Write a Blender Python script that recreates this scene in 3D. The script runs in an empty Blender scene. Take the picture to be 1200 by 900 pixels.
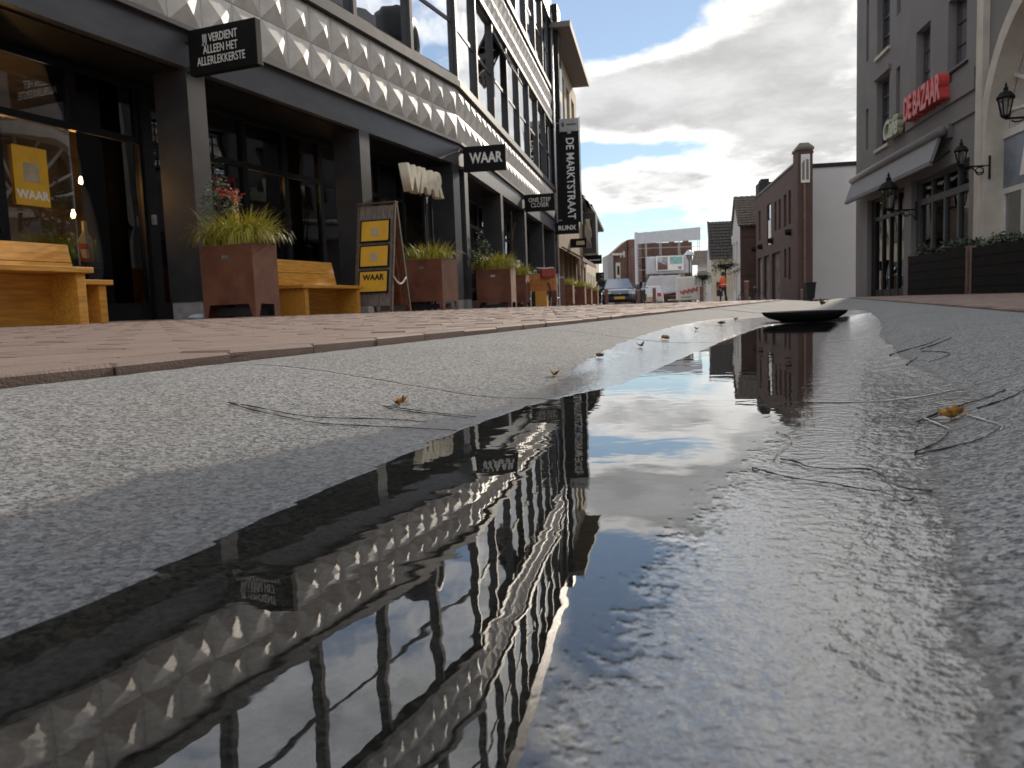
import bpy, bmesh, math, random
import numpy as np
from mathutils import Matrix, Vector, noise
random.seed(7)
R = math.radians
scene = bpy.context.scene
C = scene.collection

# ------------------------------------------------------------------ camera
HC = 0.11
F, CX, CY = 930.0, 600.0, 450.0
ROLL = 0.037
PITCH = math.atan((CY - 360.0) * math.cos(ROLL) / F)
fwd = Vector((0, math.cos(PITCH), -math.sin(PITCH)))
up0 = Vector((0, math.sin(PITCH), math.cos(PITCH)))
r0 = Vector((1, 0, 0))
CR_ = r0 * math.cos(ROLL) - up0 * math.sin(ROLL)
CU_ = up0 * math.cos(ROLL) + r0 * math.sin(ROLL)
CAMP = Vector((0, 0, HC))
cd = bpy.data.cameras.new('camera')
cam = bpy.data.objects.new('camera', cd)
C.objects.link(cam)
cam.matrix_world = Matrix.Translation(CAMP) @ Matrix((CR_, CU_, -fwd)).transposed().to_4x4()
cd.sensor_width = 36.0
cd.lens = 36.0 * F / 1200.0
cd.clip_start = 0.01
cd.clip_end = 3000
cd.dof.use_dof = True
cd.dof.focus_distance = 0.95
cd.dof.aperture_fstop = cd.lens / 1.25
scene.camera = cam

# ------------------------------------------------------------------ sky, sun, exposure
SUN_AZ, SUN_EL = 24.35, 21.5
sun_d = bpy.data.lights.new('sun', 'SUN')
sun_d.energy = 3.0
sun_d.angle = R(0.8)
sun_d.color = (1.0, 0.88, 0.73)
sun = bpy.data.objects.new('sun', sun_d)
C.objects.link(sun)
sdir = Vector((math.sin(R(SUN_AZ)) * math.cos(R(SUN_EL)), math.cos(R(SUN_AZ)) * math.cos(R(SUN_EL)), math.sin(R(SUN_EL))))
sun.rotation_euler = sdir.to_track_quat('Z', 'Y').to_euler()

scene.view_settings.view_transform = 'Standard'
scene.view_settings.look = 'None'
scene.view_settings.exposure = 0.35
scene.view_settings.gamma = 1.0
scene.view_settings.use_curve_mapping = False


class NT:
    """small node-tree helper"""
    def __init__(s, nt):
        s.nt = nt
        nt.nodes.clear()

    def n(s, t, **kw):
        nd = s.nt.nodes.new(t)
        for k, v in kw.items():
            if k.startswith('_'):
                setattr(nd, k[1:], v)
            else:
                key = int(k[1:]) if k[0] == 'i' and k[1:].isdigit() else k.replace('__', ' ')
                s.set(nd.inputs[key], v)
        return nd

    def set(s, sock, v):
        if isinstance(v, bpy.types.NodeSocket):
            s.nt.links.new(v, sock)
        elif isinstance(v, bpy.types.Node):
            s.nt.links.new(v.outputs[0], sock)
        else:
            if sock.type == 'RGBA' and isinstance(v, (tuple, list)) and len(v) == 3:
                v = (*v, 1)
            sock.default_value = v

    def m(s, op, a, b=0.0, c=0.0, clamp=False):
        nd = s.nt.nodes.new('ShaderNodeMath')
        nd.operation = op
        nd.use_clamp = clamp
        s.set(nd.inputs[0], a)
        s.set(nd.inputs[1], b)
        s.set(nd.inputs[2], c)
        return nd.outputs[0]

    def ss(s, v, a, b, lo=0.0, hi=1.0):
        nd = s.nt.nodes.new('ShaderNodeMapRange')
        nd.interpolation_type = 'SMOOTHSTEP'
        s.set(nd.inputs[0], v)
        for i, q in enumerate((a, b, lo, hi)):
            s.set(nd.inputs[i + 1], q)
        return nd.outputs[0]

    def mix(s, f, a, b, bt='MIX'):
        nd = s.nt.nodes.new('ShaderNodeMix')
        nd.data_type = 'RGBA'
        nd.blend_type = bt
        s.set(nd.inputs[0], f)
        s.set(nd.inputs[6], a)
        s.set(nd.inputs[7], b)
        return nd.outputs[2]

    def noise(s, vec, scale, detail=4, rough=0.5, out=0, dist=0.0):
        nd = s.n('ShaderNodeTexNoise', Vector=vec, Scale=scale, Detail=detail, Roughness=rough, Distortion=dist)
        return nd.outputs[out]


world = bpy.data.worlds.new('World')
scene.world = world
world.use_nodes = True
w = NT(world.node_tree)
sky = w.n('ShaderNodeTexSky', _sky_type='NISHITA', _sun_disc=False, _sun_elevation=R(SUN_EL), _sun_rotation=R(SUN_AZ),
          _altitude=10, _air_density=1.0, _dust_density=0.0, _ozone_density=2.0)
tc = w.n('ShaderNodeTexCoord')
sep = w.n('ShaderNodeSeparateXYZ', i0=tc.outputs['Generated'])
X, Y, Z = sep.outputs
az = w.m('MULTIPLY', w.m('ARCTAN2', X, Y), 180 / math.pi)
el = w.m('MULTIPLY', w.m('ARCSINE', Z), 180 / math.pi)
zz = w.m('ADD', w.m('MAXIMUM', Z, 0.0), 0.16)
pv = w.n('ShaderNodeCombineXYZ', i0=w.m('DIVIDE', X, zz), i1=w.m('DIVIDE', Y, zz), i2=3.3)
n1 = w.noise(pv, 1.9, 10, 0.58)
n2 = w.noise(pv, 0.62, 3, 0.5)
nb = w.m('ADD', w.m('MULTIPLY', n1, 0.72), w.m('MULTIPLY', n2, 0.28))


def blob(a, e, sa, se, wgt):
    q = w.m('ADD', w.m('POWER', w.m('DIVIDE', w.m('SUBTRACT', az, a), sa), 2.0),
            w.m('POWER', w.m('DIVIDE', w.m('SUBTRACT', el, e), se), 2.0))
    return w.m('MULTIPLY', w.m('EXPONENT', w.m('MULTIPLY', q, -1.0)), wgt)


bias = None
for b_ in ((17, 14.0, 10, 3.6, 0.22), (8, 13.0, 4, 2.2, 0.14), (8, 19.0, 6.5, 2.6, -0.30), (6, 10.4, 4.5, 1.1, -0.20),
           (14, 10.6, 4, 0.7, -0.12), (20, 10.0, 7, 1.6, 0.16), (10, 8.2, 5, 1.3, 0.16), (9, 5.0, 7, 1.6, -0.20), (22, 19, 6, 3, 0.16),
           (7, 23.5, 4.5, 2.2, -0.2), (60, 22, 22, 12, -0.05)):
    v = blob(*b_)
    bias = v if bias is None else w.m('ADD', bias, v)
dens0 = w.m('ADD', nb, bias)
dens = w.ss(dens0, 0.40, 0.52)
n3 = w.noise(pv, 3.4, 7, 0.6)
core = w.ss(w.m('ADD', dens0, w.m('MULTIPLY', w.m('SUBTRACT', n3, 0.5), 0.30)), 0.50, 0.66)
sdot = w.n('ShaderNodeVectorMath', _operation='DOT_PRODUCT', i0=tc.outputs['Generated'], i1=tuple(sdir)).outputs['Value']
glow = w.ss(sdot, 0.80, 1.0)
edge_c = w.mix(glow, (0.90, 0.91, 0.93), (1.15, 1.12, 1.07))
core_c = w.mix(glow, (0.52, 0.53, 0.56), (0.56, 0.56, 0.555))
tex = w.ss(w.noise(pv, 3.6, 8, 0.58), 0.3, 0.72, 0.84, 1.24)
core_t = w.n('ShaderNodeVectorMath', _operation='SCALE', i0=core_c, Scale=tex).outputs[0]
cloud_c = w.mix(core, edge_c, core_t)
sky_c = w.mix(1.0, sky.outputs[0], (0.095, 0.10, 0.105), 'MULTIPLY')
veil = w.mix(0.30, sky_c, (0.58, 0.60, 0.63))
lowmix = w.ss(Z, -0.02, 0.03)
fin = w.mix(w.m('MULTIPLY', dens, lowmix), veil, cloud_c)
bg = w.n('ShaderNodeBackground', Color=fin, Strength=1.0)
w.n('ShaderNodeOutputWorld', Surface=bg.outputs[0])

# ------------------------------------------------------------------ geometry helpers


def ray(px, py):
    return (CR_ * ((px - CX) / F) + CU_ * ((CY - py) / F) + fwd).normalized()


def on_z(px, py, z=0.0):
    d = ray(px, py)
    return CAMP + d * ((z - HC) / d.z)


def at_y(px, py, y):
    d = ray(px, py)
    return CAMP + d * (y / d.y)


def frame(P, az_):
    """x runs along azimuth az_, y is 90 degrees to its left, z up"""
    return Matrix.Translation(P) @ Matrix.Rotation(R(90 - az_), 4, 'Z')


def fx(Fm, px, py, off=0.0):
    """local (x, z) of the facade-plane point (plane y = off) seen at a photo pixel"""
    inv = Fm.inverted()
    o = inv @ CAMP
    d = inv.to_3x3() @ ray(px, py)
    t = (off - o.y) / d.y
    q = o + d * t
    return q.x, q.z


class MB:
    def __init__(s, M=None):
        s.v, s.f, s.mi, s.cur = [], [], [], 0
        s.M = M or Matrix.Identity(4)

    def add(s, vs, fs):
        b = len(s.v)
        s.v += [s.M @ Vector(q) for q in vs]
        for f in fs:
            s.f.append([b + i for i in f])
            s.mi.append(s.cur)
        return s

    def box(s, x0, x1, y0, y1, z0, z1):
        vs = [(x0, y0, z0), (x1, y0, z0), (x1, y1, z0), (x0, y1, z0), (x0, y0, z1), (x1, y0, z1), (x1, y1, z1), (x0, y1, z1)]
        return s.add(vs, [(3, 2, 1, 0), (4, 5, 6, 7), (0, 1, 5, 4), (1, 2, 6, 5), (2, 3, 7, 6), (3, 0, 4, 7)])

    def hexa(s, bot, top):
        return s.add(list(bot) + list(top), [(3, 2, 1, 0), (4, 5, 6, 7), (0, 1, 5, 4), (1, 2, 6, 5), (2, 3, 7, 6), (3, 0, 4, 7)])

    def face(s, *vs):
        return s.add(vs, [tuple(range(len(vs)))])

    def prism(s, poly, ext):
        n = len(poly)
        e = Vector(ext)
        vs = [Vector(p) for p in poly] + [Vector(p) + e for p in poly]
        fs = [tuple(range(n))[::-1], tuple(range(n, 2 * n))] + [(i, (i + 1) % n, n + (i + 1) % n, n + i) for i in range(n)]
        return s.add(vs, fs)

    def tube(s, pts, r, n=8, cap=True):
        pts = [Vector(p) for p in pts]
        rs = r if isinstance(r, (list, tuple)) else [r] * len(pts)
        vs, fs = [], []
        ref = None
        for i, p in enumerate(pts):
            t = (pts[min(i + 1, len(pts) - 1)] - pts[max(i - 1, 0)]).normalized()
            if ref is None:
                ref = Vector((0, 0, 1)) if abs(t.z) < .9 else Vector((1, 0, 0))
            a = t.cross(ref)
            if a.length < 1e-6:
                a = t.orthogonal()
            a.normalize()
            b = t.cross(a).normalized()
            ref = -b if False else b.cross(t) * 0 + ref
            for k in range(n):
                an = 2 * math.pi * k / n
                vs.append(p + (a * math.cos(an) + b * math.sin(an)) * rs[i])
        for i in range(len(pts) - 1):
            for k in range(n):
                k2 = (k + 1) % n
                fs.append((i * n + k, i * n + k2, (i + 1) * n + k2, (i + 1) * n + k))
        if cap:
            fs.append(tuple(range(n))[::-1])
            fs.append(tuple(range((len(pts) - 1) * n, len(pts) * n)))
        return s.add(vs, fs)

    def lathe(s, prof, c=(0, 0, 0), n=16):
        c = Vector(c)
        vs, fs = [], []
        for (r, z) in prof:
            for k in range(n):
                a = 2 * math.pi * k / n
                vs.append(c + Vector((r * math.cos(a), r * math.sin(a), z)))
        for i in range(len(prof) - 1):
            for k in range(n):
                k2 = (k + 1) % n
                fs.append((i * n + k, i * n + k2, (i + 1) * n + k2, (i + 1) * n + k))
        fs.append(tuple(range(n))[::-1])
        fs.append(tuple(range((len(prof) - 1) * n, len(prof) * n)))
        return s.add(vs, fs)

    def torus(s, c, ax, R0, r, n=24, m=6, a0=0, a1=2 * math.pi):
        ax = Vector(ax).normalized()
        u = ax.orthogonal().normalized() if abs(ax.z) > .9 else ax.cross(Vector((0, 0, 1))).normalized()
        v2 = ax.cross(u)
        c = Vector(c)
        full = abs(a1 - a0 - 2 * math.pi) < 1e-6
        pts = []
        k = n if full else n + 1
        vs, fs = [], []
        for i in range(k):
            a = a0 + (a1 - a0) * i / n
            d = u * math.cos(a) + v2 * math.sin(a)
            for j in range(m):
                b = 2 * math.pi * j / m
                vs.append(c + d * (R0 + r * math.cos(b)) + ax * (r * math.sin(b)))
        for i in range(n):
            i2 = (i + 1) % k
            for j in range(m):
                j2 = (j + 1) % m
                fs.append((i * m + j, i2 * m + j, i2 * m + j2, i * m + j2))
        return s.add(vs, fs)

    def mesh(s, name, mats, smooth=False):
        me = bpy.data.meshes.new(name)
        me.from_pydata([tuple(q) for q in s.v], [], s.f)
        for m_ in (mats if isinstance(mats, (list, tuple)) else [mats]):
            me.materials.append(m_)
        me.polygons.foreach_set('material_index', s.mi)
        if smooth:
            me.polygons.foreach_set('use_smooth', [True] * len(s.f))
        me.update()
        return me

    def build(s, name, mats, parent=None, smooth=False, bevel=0, M=None, kind=None):
        return link(name, s.mesh(name, mats, smooth), parent, M, bevel, kind)


def link(name, me, parent=None, M=None, bevel=0, kind=None):
    o = bpy.data.objects.new(name, me)
    C.objects.link(o)
    if parent:
        o.parent = parent
    if M is not None:
        o.matrix_local = M
    if bevel:
        b = o.modifiers.new('bevel', 'BEVEL')
        b.width = bevel
        b.segments = 2
        b.limit_method = 'ANGLE'
    if kind:
        o['kind'] = kind
    return o


def tag(o, label=None, cat=None, group=None, kind=None):
    for k, v in (('label', label), ('category', cat), ('group', group), ('kind', kind)):
        if v:
            o[k] = v
    return o


def thing(name, label, cat, M, group=None):
    o = bpy.data.objects.new(name, None)
    C.objects.link(o)
    o.empty_display_size = 0.1
    o.matrix_world = M
    return tag(o, label, cat, group)


def copy_tree(o, M=None, label=None, parent=None):
    c = o.copy()
    C.objects.link(c)
    if parent:
        c.parent = parent
    if M is not None:
        c.matrix_world = M
    if label:
        c['label'] = label
    for ch in list(o.children):
        copy_tree(ch, parent=c)
    return c


def T(x, y, z, rz=0.0):
    return Matrix.Translation((x, y, z)) @ Matrix.Rotation(R(rz), 4, 'Z')


def basis(o, x, y, z):
    return Matrix.Translation(o) @ Matrix((x, y, z)).transposed().to_4x4()


def text(name, body, size, mat, parent, M, depth=0.004, xs=1.0, fat=0.0, spacing=1.0, line=1.0, shear=0.0, align='CENTER', kind=None):
    cu = bpy.data.curves.new(name, 'FONT')
    cu.body = body
    cu.size = size
    cu.extrude = depth / 2
    cu.offset = fat
    cu.align_x = align
    cu.align_y = 'CENTER'
    cu.space_character = spacing
    cu.space_line = line
    cu.shear = shear
    cu.resolution_u = 3
    tmp = bpy.data.objects.new('tmp', cu)
    C.objects.link(tmp)
    dg = bpy.context.evaluated_depsgraph_get()
    me = bpy.data.meshes.new_from_object(tmp.evaluated_get(dg))
    bpy.data.objects.remove(tmp)
    me.name = name
    me.materials.clear()
    me.materials.append(mat)
    for v_ in me.vertices:
        v_.co.x *= xs
    return link(name, me, parent, M)


FRONT = lambda x, y, z: basis((x, y, z), Vector((1, 0, 0)), Vector((0, 0, 1)), Vector((0, -1, 0)))   # faces local -y
SIDE = lambda x, y, z: basis((x, y, z), Vector((0, -1, 0)), Vector((0, 0, 1)), Vector((-1, 0, 0)))   # faces local -x

# ------------------------------------------------------------------ materials


def mat(name, col, rough=0.6, var=0.12, scale=6.0, bump=0.0, bscale=60.0, metal=0.0, spec=0.5, col2=None, coat=0.0, emit=None, estr=0.0, stretch=(1, 1, 1)):
    m = bpy.data.materials.new(name)
    m.use_nodes = True
    t = NT(m.node_tree)
    tc_ = t.n('ShaderNodeTexCoord')
    mp = t.n('ShaderNodeMapping', Vector=tc_.outputs['Object'], Scale=stretch)
    oi = t.n('ShaderNodeObjectInfo')
    off = t.n('ShaderNodeVectorMath', _operation='ADD', i0=mp, i1=t.n('ShaderNodeCombineXYZ', i0=t.m('MULTIPLY', oi.outputs['Random'], 37.0), i1=0, i2=0))
    nz = t.noise(off, scale, 5, 0.6)
    f = t.ss(nz, 0.3, 0.7)
    c2 = col2 or tuple(max(0, c * (1 - 1.6 * var)) for c in col)
    c1 = tuple(c * (1 + var) for c in col)
    cc = t.mix(f, c2, c1)
    p = t.n('ShaderNodeBsdfPrincipled', Base__Color=cc, Metallic=metal)
    t.set(p.inputs['Roughness'], t.m('ADD', rough - 0.06, t.m('MULTIPLY', nz, 0.12), clamp=True))
    p.inputs['Specular IOR Level'].default_value = spec
    p.inputs['Coat Weight'].default_value = coat
    if emit:
        p.inputs['Emission Color'].default_value = (*emit, 1)
        p.inputs['Emission Strength'].default_value = estr
    if bump:
        bn = t.n('ShaderNodeBump', Strength=1.0, Distance=bump, Height=t.noise(off, bscale, 3, 0.6))
        t.set(p.inputs['Normal'], bn)
    t.n('ShaderNodeOutputMaterial', Surface=p.outputs[0])
    return m


def brick_mat(name, c1, c2, mortar, bw=0.21, bh=0.065, plane='XZ', rough=0.85, mscale=0.012, vert=False):
    m = bpy.data.materials.new(name)
    m.use_nodes = True
    t = NT(m.node_tree)
    tc_ = t.n('ShaderNodeTexCoord')
    sp = t.n('ShaderNodeSeparateXYZ', i0=tc_.outputs['Object'])
    if plane == 'XZ':
        vec = t.n('ShaderNodeCombineXYZ', i0=t.m('ADD', sp.outputs[0], sp.outputs[1]), i1=sp.outputs[2], i2=0)
    else:
        vec = t.n('ShaderNodeCombineXYZ', i0=sp.outputs[0], i1=sp.outputs[1], i2=0)
    bt = t.n('ShaderNodeTexBrick', Vector=vec, Color1=c1, Color2=c2, Mortar=mortar, Scale=1.0, Mortar__Size=mscale, Mortar__Smooth=0.2, Bias=0.0,
             Brick__Width=bw, Row__Height=bh)
    nz = t.noise(tc_.outputs['Object'], 0.9, 6, 0.6)
    col = t.mix(t.ss(nz, 0.3, 0.75, 0.0, 0.45), bt.outputs[0], (0.03, 0.025, 0.022))
    n2_ = t.noise(tc_.outputs['Object'], 30, 3, 0.6)
    col = t.mix(t.m('MULTIPLY', n2_, 0.35), col, tuple(c * 0.6 for c in c1))
    p = t.n('ShaderNodeBsdfPrincipled', Base__Color=col, Roughness=rough)
    bn = t.n('ShaderNodeBump', Strength=0.8, Distance=0.006, Height=t.m('SUBTRACT', t.m('MULTIPLY', n2_, 0.4), bt.outputs[1]))
    t.set(p.inputs['Normal'], bn)
    t.n('ShaderNodeOutputMaterial', Surface=p.outputs[0])
    return m


def glass_mat(name, tint, refl, base=0.04, wob=0.0, rough=0.0):
    m = bpy.data.materials.new(name)
    m.use_nodes = True
    t = NT(m.node_tree)
    fr = t.n('ShaderNodeFresnel', IOR=1.5)
    fac = t.m('ADD', t.m('MULTIPLY', fr, refl), base, clamp=True)
    gl = t.n('ShaderNodeBsdfGlossy', Color=(0.95, 0.97, 1.0), Roughness=rough)
    if wob:
        tc_ = t.n('ShaderNodeTexCoord')
        bn = t.n('ShaderNodeBump', Strength=1.0, Distance=wob, Height=t.noise(tc_.outputs['Object'], 1.3, 1, 0.4))
        t.set(gl.inputs['Normal'], bn)
    tr = t.n('ShaderNodeBsdfTransparent', Color=tint)
    mx = t.n('ShaderNodeMixShader', i0=fac, i1=tr.outputs[0], i2=gl.outputs[0])
    t.n('ShaderNodeOutputMaterial', Surface=mx.outputs[0])
    return m


M = {}
M['charcoal'] = mat('charcoal_paint', (0.036, 0.037, 0.042), 0.42, 0.15, 3, 0.0004, 90)
M['charcoal_dark'] = mat('black_paint', (0.012, 0.012, 0.014), 0.5, 0.2, 4, spec=0.22)
M['fascia'] = mat('grey_metal_coating', (0.10, 0.102, 0.112), 0.42, 0.10, 2, metal=0.35, stretch=(1, 1, 3))
M['tile'] = mat('glazed_cream_tile', (0.60, 0.57, 0.52), 0.55, 0.08, 5, 0.0006, 40)
M['grout'] = mat('grout', (0.16, 0.155, 0.15), 0.9)
M['mullion'] = mat('anodised_dark_frame', (0.050, 0.051, 0.055), 0.55, 0.1, 4)
M['solar_glass'] = glass_mat('reflective_office_glass', (0.20, 0.23, 0.24), 0.9, 0.74, 0.005)
M['shop_glass'] = glass_mat('shop_glass', (0.86, 0.88, 0.87), 1.0, 0.05, 0.004)
M['far_glass'] = glass_mat('window_glass', (0.25, 0.27, 0.28), 1.0, 0.25, 0.006)
M['interior'] = mat('dark_interior', (0.11, 0.09, 0.075), 0.8, 0.4, 1.5)
M['int_floor'] = mat('interior_floor', (0.10, 0.085, 0.07), 0.6)
M['wood'] = mat('yellow_bench_wood', (0.64, 0.31, 0.045), 0.5, 0.16, 7, 0.0008, 30, stretch=(0.6, 6, 6))
M['wood_orange'] = mat('orange_stand_wood', (0.50, 0.19, 0.04), 0.5, 0.16, 7, 0.0008, 30, stretch=(6, 6, 0.6))
M['corten'] = mat('corten_steel', (0.17, 0.068, 0.036), 0.75, 0.2, 3, 0.0008, 120, col2=(0.12, 0.042, 0.024))
M['soil'] = mat('soil', (0.03, 0.022, 0.016), 0.95, 0.3, 30, 0.01, 60)
M['concrete'] = mat('pale_concrete', (0.36, 0.36, 0.36), 0.85, 0.12, 8, 0.001, 60)
M['grass_blade'] = mat('grass_blade', (0.27, 0.29, 0.03), 0.5, 0.5, 9, col2=(0.50, 0.42, 0.09))
M['leaf_green'] = mat('leaf_green', (0.055, 0.085, 0.025), 0.55, 0.45, 14)
M['leaf_grey'] = mat('olive_leaf', (0.12, 0.145, 0.09), 0.7, 0.35, 14, spec=0.2)
M['leaf_dark'] = mat('dark_leaf', (0.03, 0.05, 0.018), 0.55, 0.45, 14)
M['red_flower'] = mat('red_flower', (0.55, 0.03, 0.015), 0.5)
M['twig'] = mat('twig_bark', (0.12, 0.08, 0.05), 0.8, 0.3, 20)
M['signblack'] = mat('black_sign_panel', (0.008, 0.008, 0.009), 0.55, 0.1, 3, spec=0.15)
M['white'] = mat('white_paint', (0.78, 0.77, 0.74), 0.55, 0.05, 3)
M['cream_letter'] = mat('cream_foam_letters', (0.72, 0.66, 0.50), 0.6, 0.06, 6)
M['yellow'] = mat('yellow_poster', (0.72, 0.40, 0.03), 0.5, 0.06, 4)
M['black'] = mat('black_matte', (0.012, 0.012, 0.012), 0.7, spec=0.15)
M['box_slat'] = mat('black_stained_slats', (0.012, 0.011, 0.010), 0.8, 0.3, 4, 0.0008, 40, spec=0.12)
M['aboard'] = mat('weathered_grey_board', (0.17, 0.14, 0.125), 0.7, 0.25, 7, 0.001, 40, stretch=(5, 5, .7))
M['aboard_red'] = mat('red_brown_board', (0.20, 0.065, 0.03), 0.6, 0.25, 7, 0.001, 40, stretch=(5, 5, .7))
M['rope'] = mat('white_rope', (0.62, 0.60, 0.55), 0.8)
M['steel'] = mat('galvanised_steel', (0.50, 0.51, 0.52), 0.35, 0.1, 8, metal=0.8)
M['rubber'] = mat('rubber', (0.02, 0.02, 0.02), 0.75)
M['stucco_grey'] = mat('grey_stucco', (0.185, 0.175, 0.176), 0.9, 0.06, 1.2, 0.0015, 120)
M['stucco_white'] = mat('white_stucco', (0.47, 0.455, 0.452), 0.9, 0.04, 0.5, 0.001, 60)
M['stone_trim'] = mat('beige_stone_trim', (0.50, 0.46, 0.40), 0.8, 0.1, 2, 0.001, 50)
M['frame_white'] = mat('white_window_frame', (0.62, 0.60, 0.56), 0.5, 0.06, 3)
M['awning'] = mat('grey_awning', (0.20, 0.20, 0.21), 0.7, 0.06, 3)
M['awning_dark'] = mat('dark_grey_awning', (0.12, 0.12, 0.13), 0.6, 0.1, 3)  # darker grey for the bar along the wall
M['red_letter'] = mat('red_sign_letter', (0.50, 0.045, 0.045), 0.45, 0.08, 5)
M['red_face'] = mat('pink_letter_face', (0.55, 0.16, 0.16), 0.5, 0.08, 5)
M['green_letter'] = mat('pale_green_letter', (0.36, 0.40, 0.27), 0.5, 0.08, 5)
M['brick_dark'] = brick_mat('dark_red_brick', (0.105, 0.044, 0.034), (0.075, 0.034, 0.028), (0.085, 0.07, 0.06))
M['brick_red'] = brick_mat('red_brick', (0.22, 0.095, 0.07), (0.17, 0.07, 0.055), (0.16, 0.13, 0.11))
M['brick_black'] = brick_mat('black_brick', (0.028, 0.026, 0.026), (0.02, 0.018, 0.018), (0.03, 0.028, 0.026))
M['brick_tan'] = brick_mat('tan_brick', (0.34, 0.23, 0.15), (0.28, 0.18, 0.12), (0.25, 0.20, 0.16))
M['cream_wall'] = mat('cream_render', (0.60, 0.54, 0.42), 0.85, 0.08, 1, 0.001, 40)
M['beige_wall'] = mat('beige_render', (0.42, 0.37, 0.28), 0.85, 0.08, 1, 0.001, 40)
M['eave'] = mat('brown_eave_boards', (0.165, 0.15, 0.135), 0.7, 0.1, 4, stretch=(.4, 4, 1))
M['roof'] = mat('dark_roof_tile', (0.055, 0.048, 0.045), 0.7, 0.3, 4)
M['roof_brown'] = mat('brown_roof_tile', (0.13, 0.105, 0.085), 0.75, 0.25, 4)
M['tarp'] = mat('grey_tarpaulin', (0.50, 0.50, 0.54), 0.6, 0.06, 1.2, 0.02, 2.5)
M['scaffold_sheet'] = mat('pale_scaffold_sheet', (0.52, 0.54, 0.58), 0.6, 0.05, 2)
M['carblue'] = mat('dark_blue_car_paint', (0.018, 0.03, 0.055), 0.25, 0.05, 3, coat=0.8)
M['carwhite'] = mat('white_car_paint', (0.70, 0.70, 0.70), 0.3, 0.03, 3, coat=0.6)
M['carglass'] = glass_mat('car_glass', (0.25, 0.3, 0.32), 1.0, 0.3)
M['plate'] = mat('yellow_plate', (0.75, 0.40, 0.02), 0.5)
M['lamp_red'] = mat('red_lamp', (0.6, 0.03, 0.05), 0.3)
M['lamp_clear'] = mat('clear_lamp', (0.75, 0.78, 0.8), 0.15)
M['bollard'] = mat('rusty_bollard', (0.17, 0.105, 0.085), 0.7, 0.2, 6)
M['hivis'] = mat('orange_hivis', (0.85, 0.13, 0.02), 0.7)
M['navy'] = mat('navy_cloth', (0.02, 0.025, 0.04), 0.85)
M['skin'] = mat('skin', (0.48, 0.28, 0.20), 0.6)
M['hair'] = mat('dark_hair', (0.03, 0.022, 0.018), 0.7)
M['darkcloth'] = mat('dark_green_cloth', (0.03, 0.035, 0.028), 0.9)
M['lantern_glass'] = glass_mat('lantern_glass', (0.7, 0.7, 0.68), 1.0, 0.06)
M['bulb'] = mat('lit_bulb', (1, 0.6, 0.2), 0.5, emit=(1.0, 0.50, 0.14), estr=420)
M['bottle'] = mat('green_bottle', (0.05, 0.20, 0.05), 0.2)
M['bottle_w'] = mat('pale_bottle', (0.40, 0.42, 0.36), 0.3)
M['box_or'] = mat('orange_box', (0.45, 0.18, 0.04), 0.6)
M['box_red'] = mat('red_box', (0.35, 0.06, 0.04), 0.6)
M['box_cream'] = mat('cream_box', (0.45, 0.38, 0.26), 0.6)
M['mint'] = mat('mint_paint', (0.35, 0.55, 0.42), 0.5)
M['drain'] = mat('black_cast_iron', (0.008, 0.008, 0.009), 0.85, 0.2, 20, spec=0.1)
M['leaf_fall'] = mat('fallen_leaf', (0.46, 0.23, 0.05), 0.75, 0.3, 170, 0.0015, 400, col2=(0.15, 0.065, 0.018))
M['leaf_brown'] = mat('brown_leaf', (0.15, 0.09, 0.04), 0.8, 0.3, 60)
M['stalk'] = mat('wet_stalk', (0.020, 0.016, 0.012), 0.22, 0.3, 60)
M['earth'] = mat('bare_ground', (0.16, 0.12, 0.095), 0.9, 0.2, 1)


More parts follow.
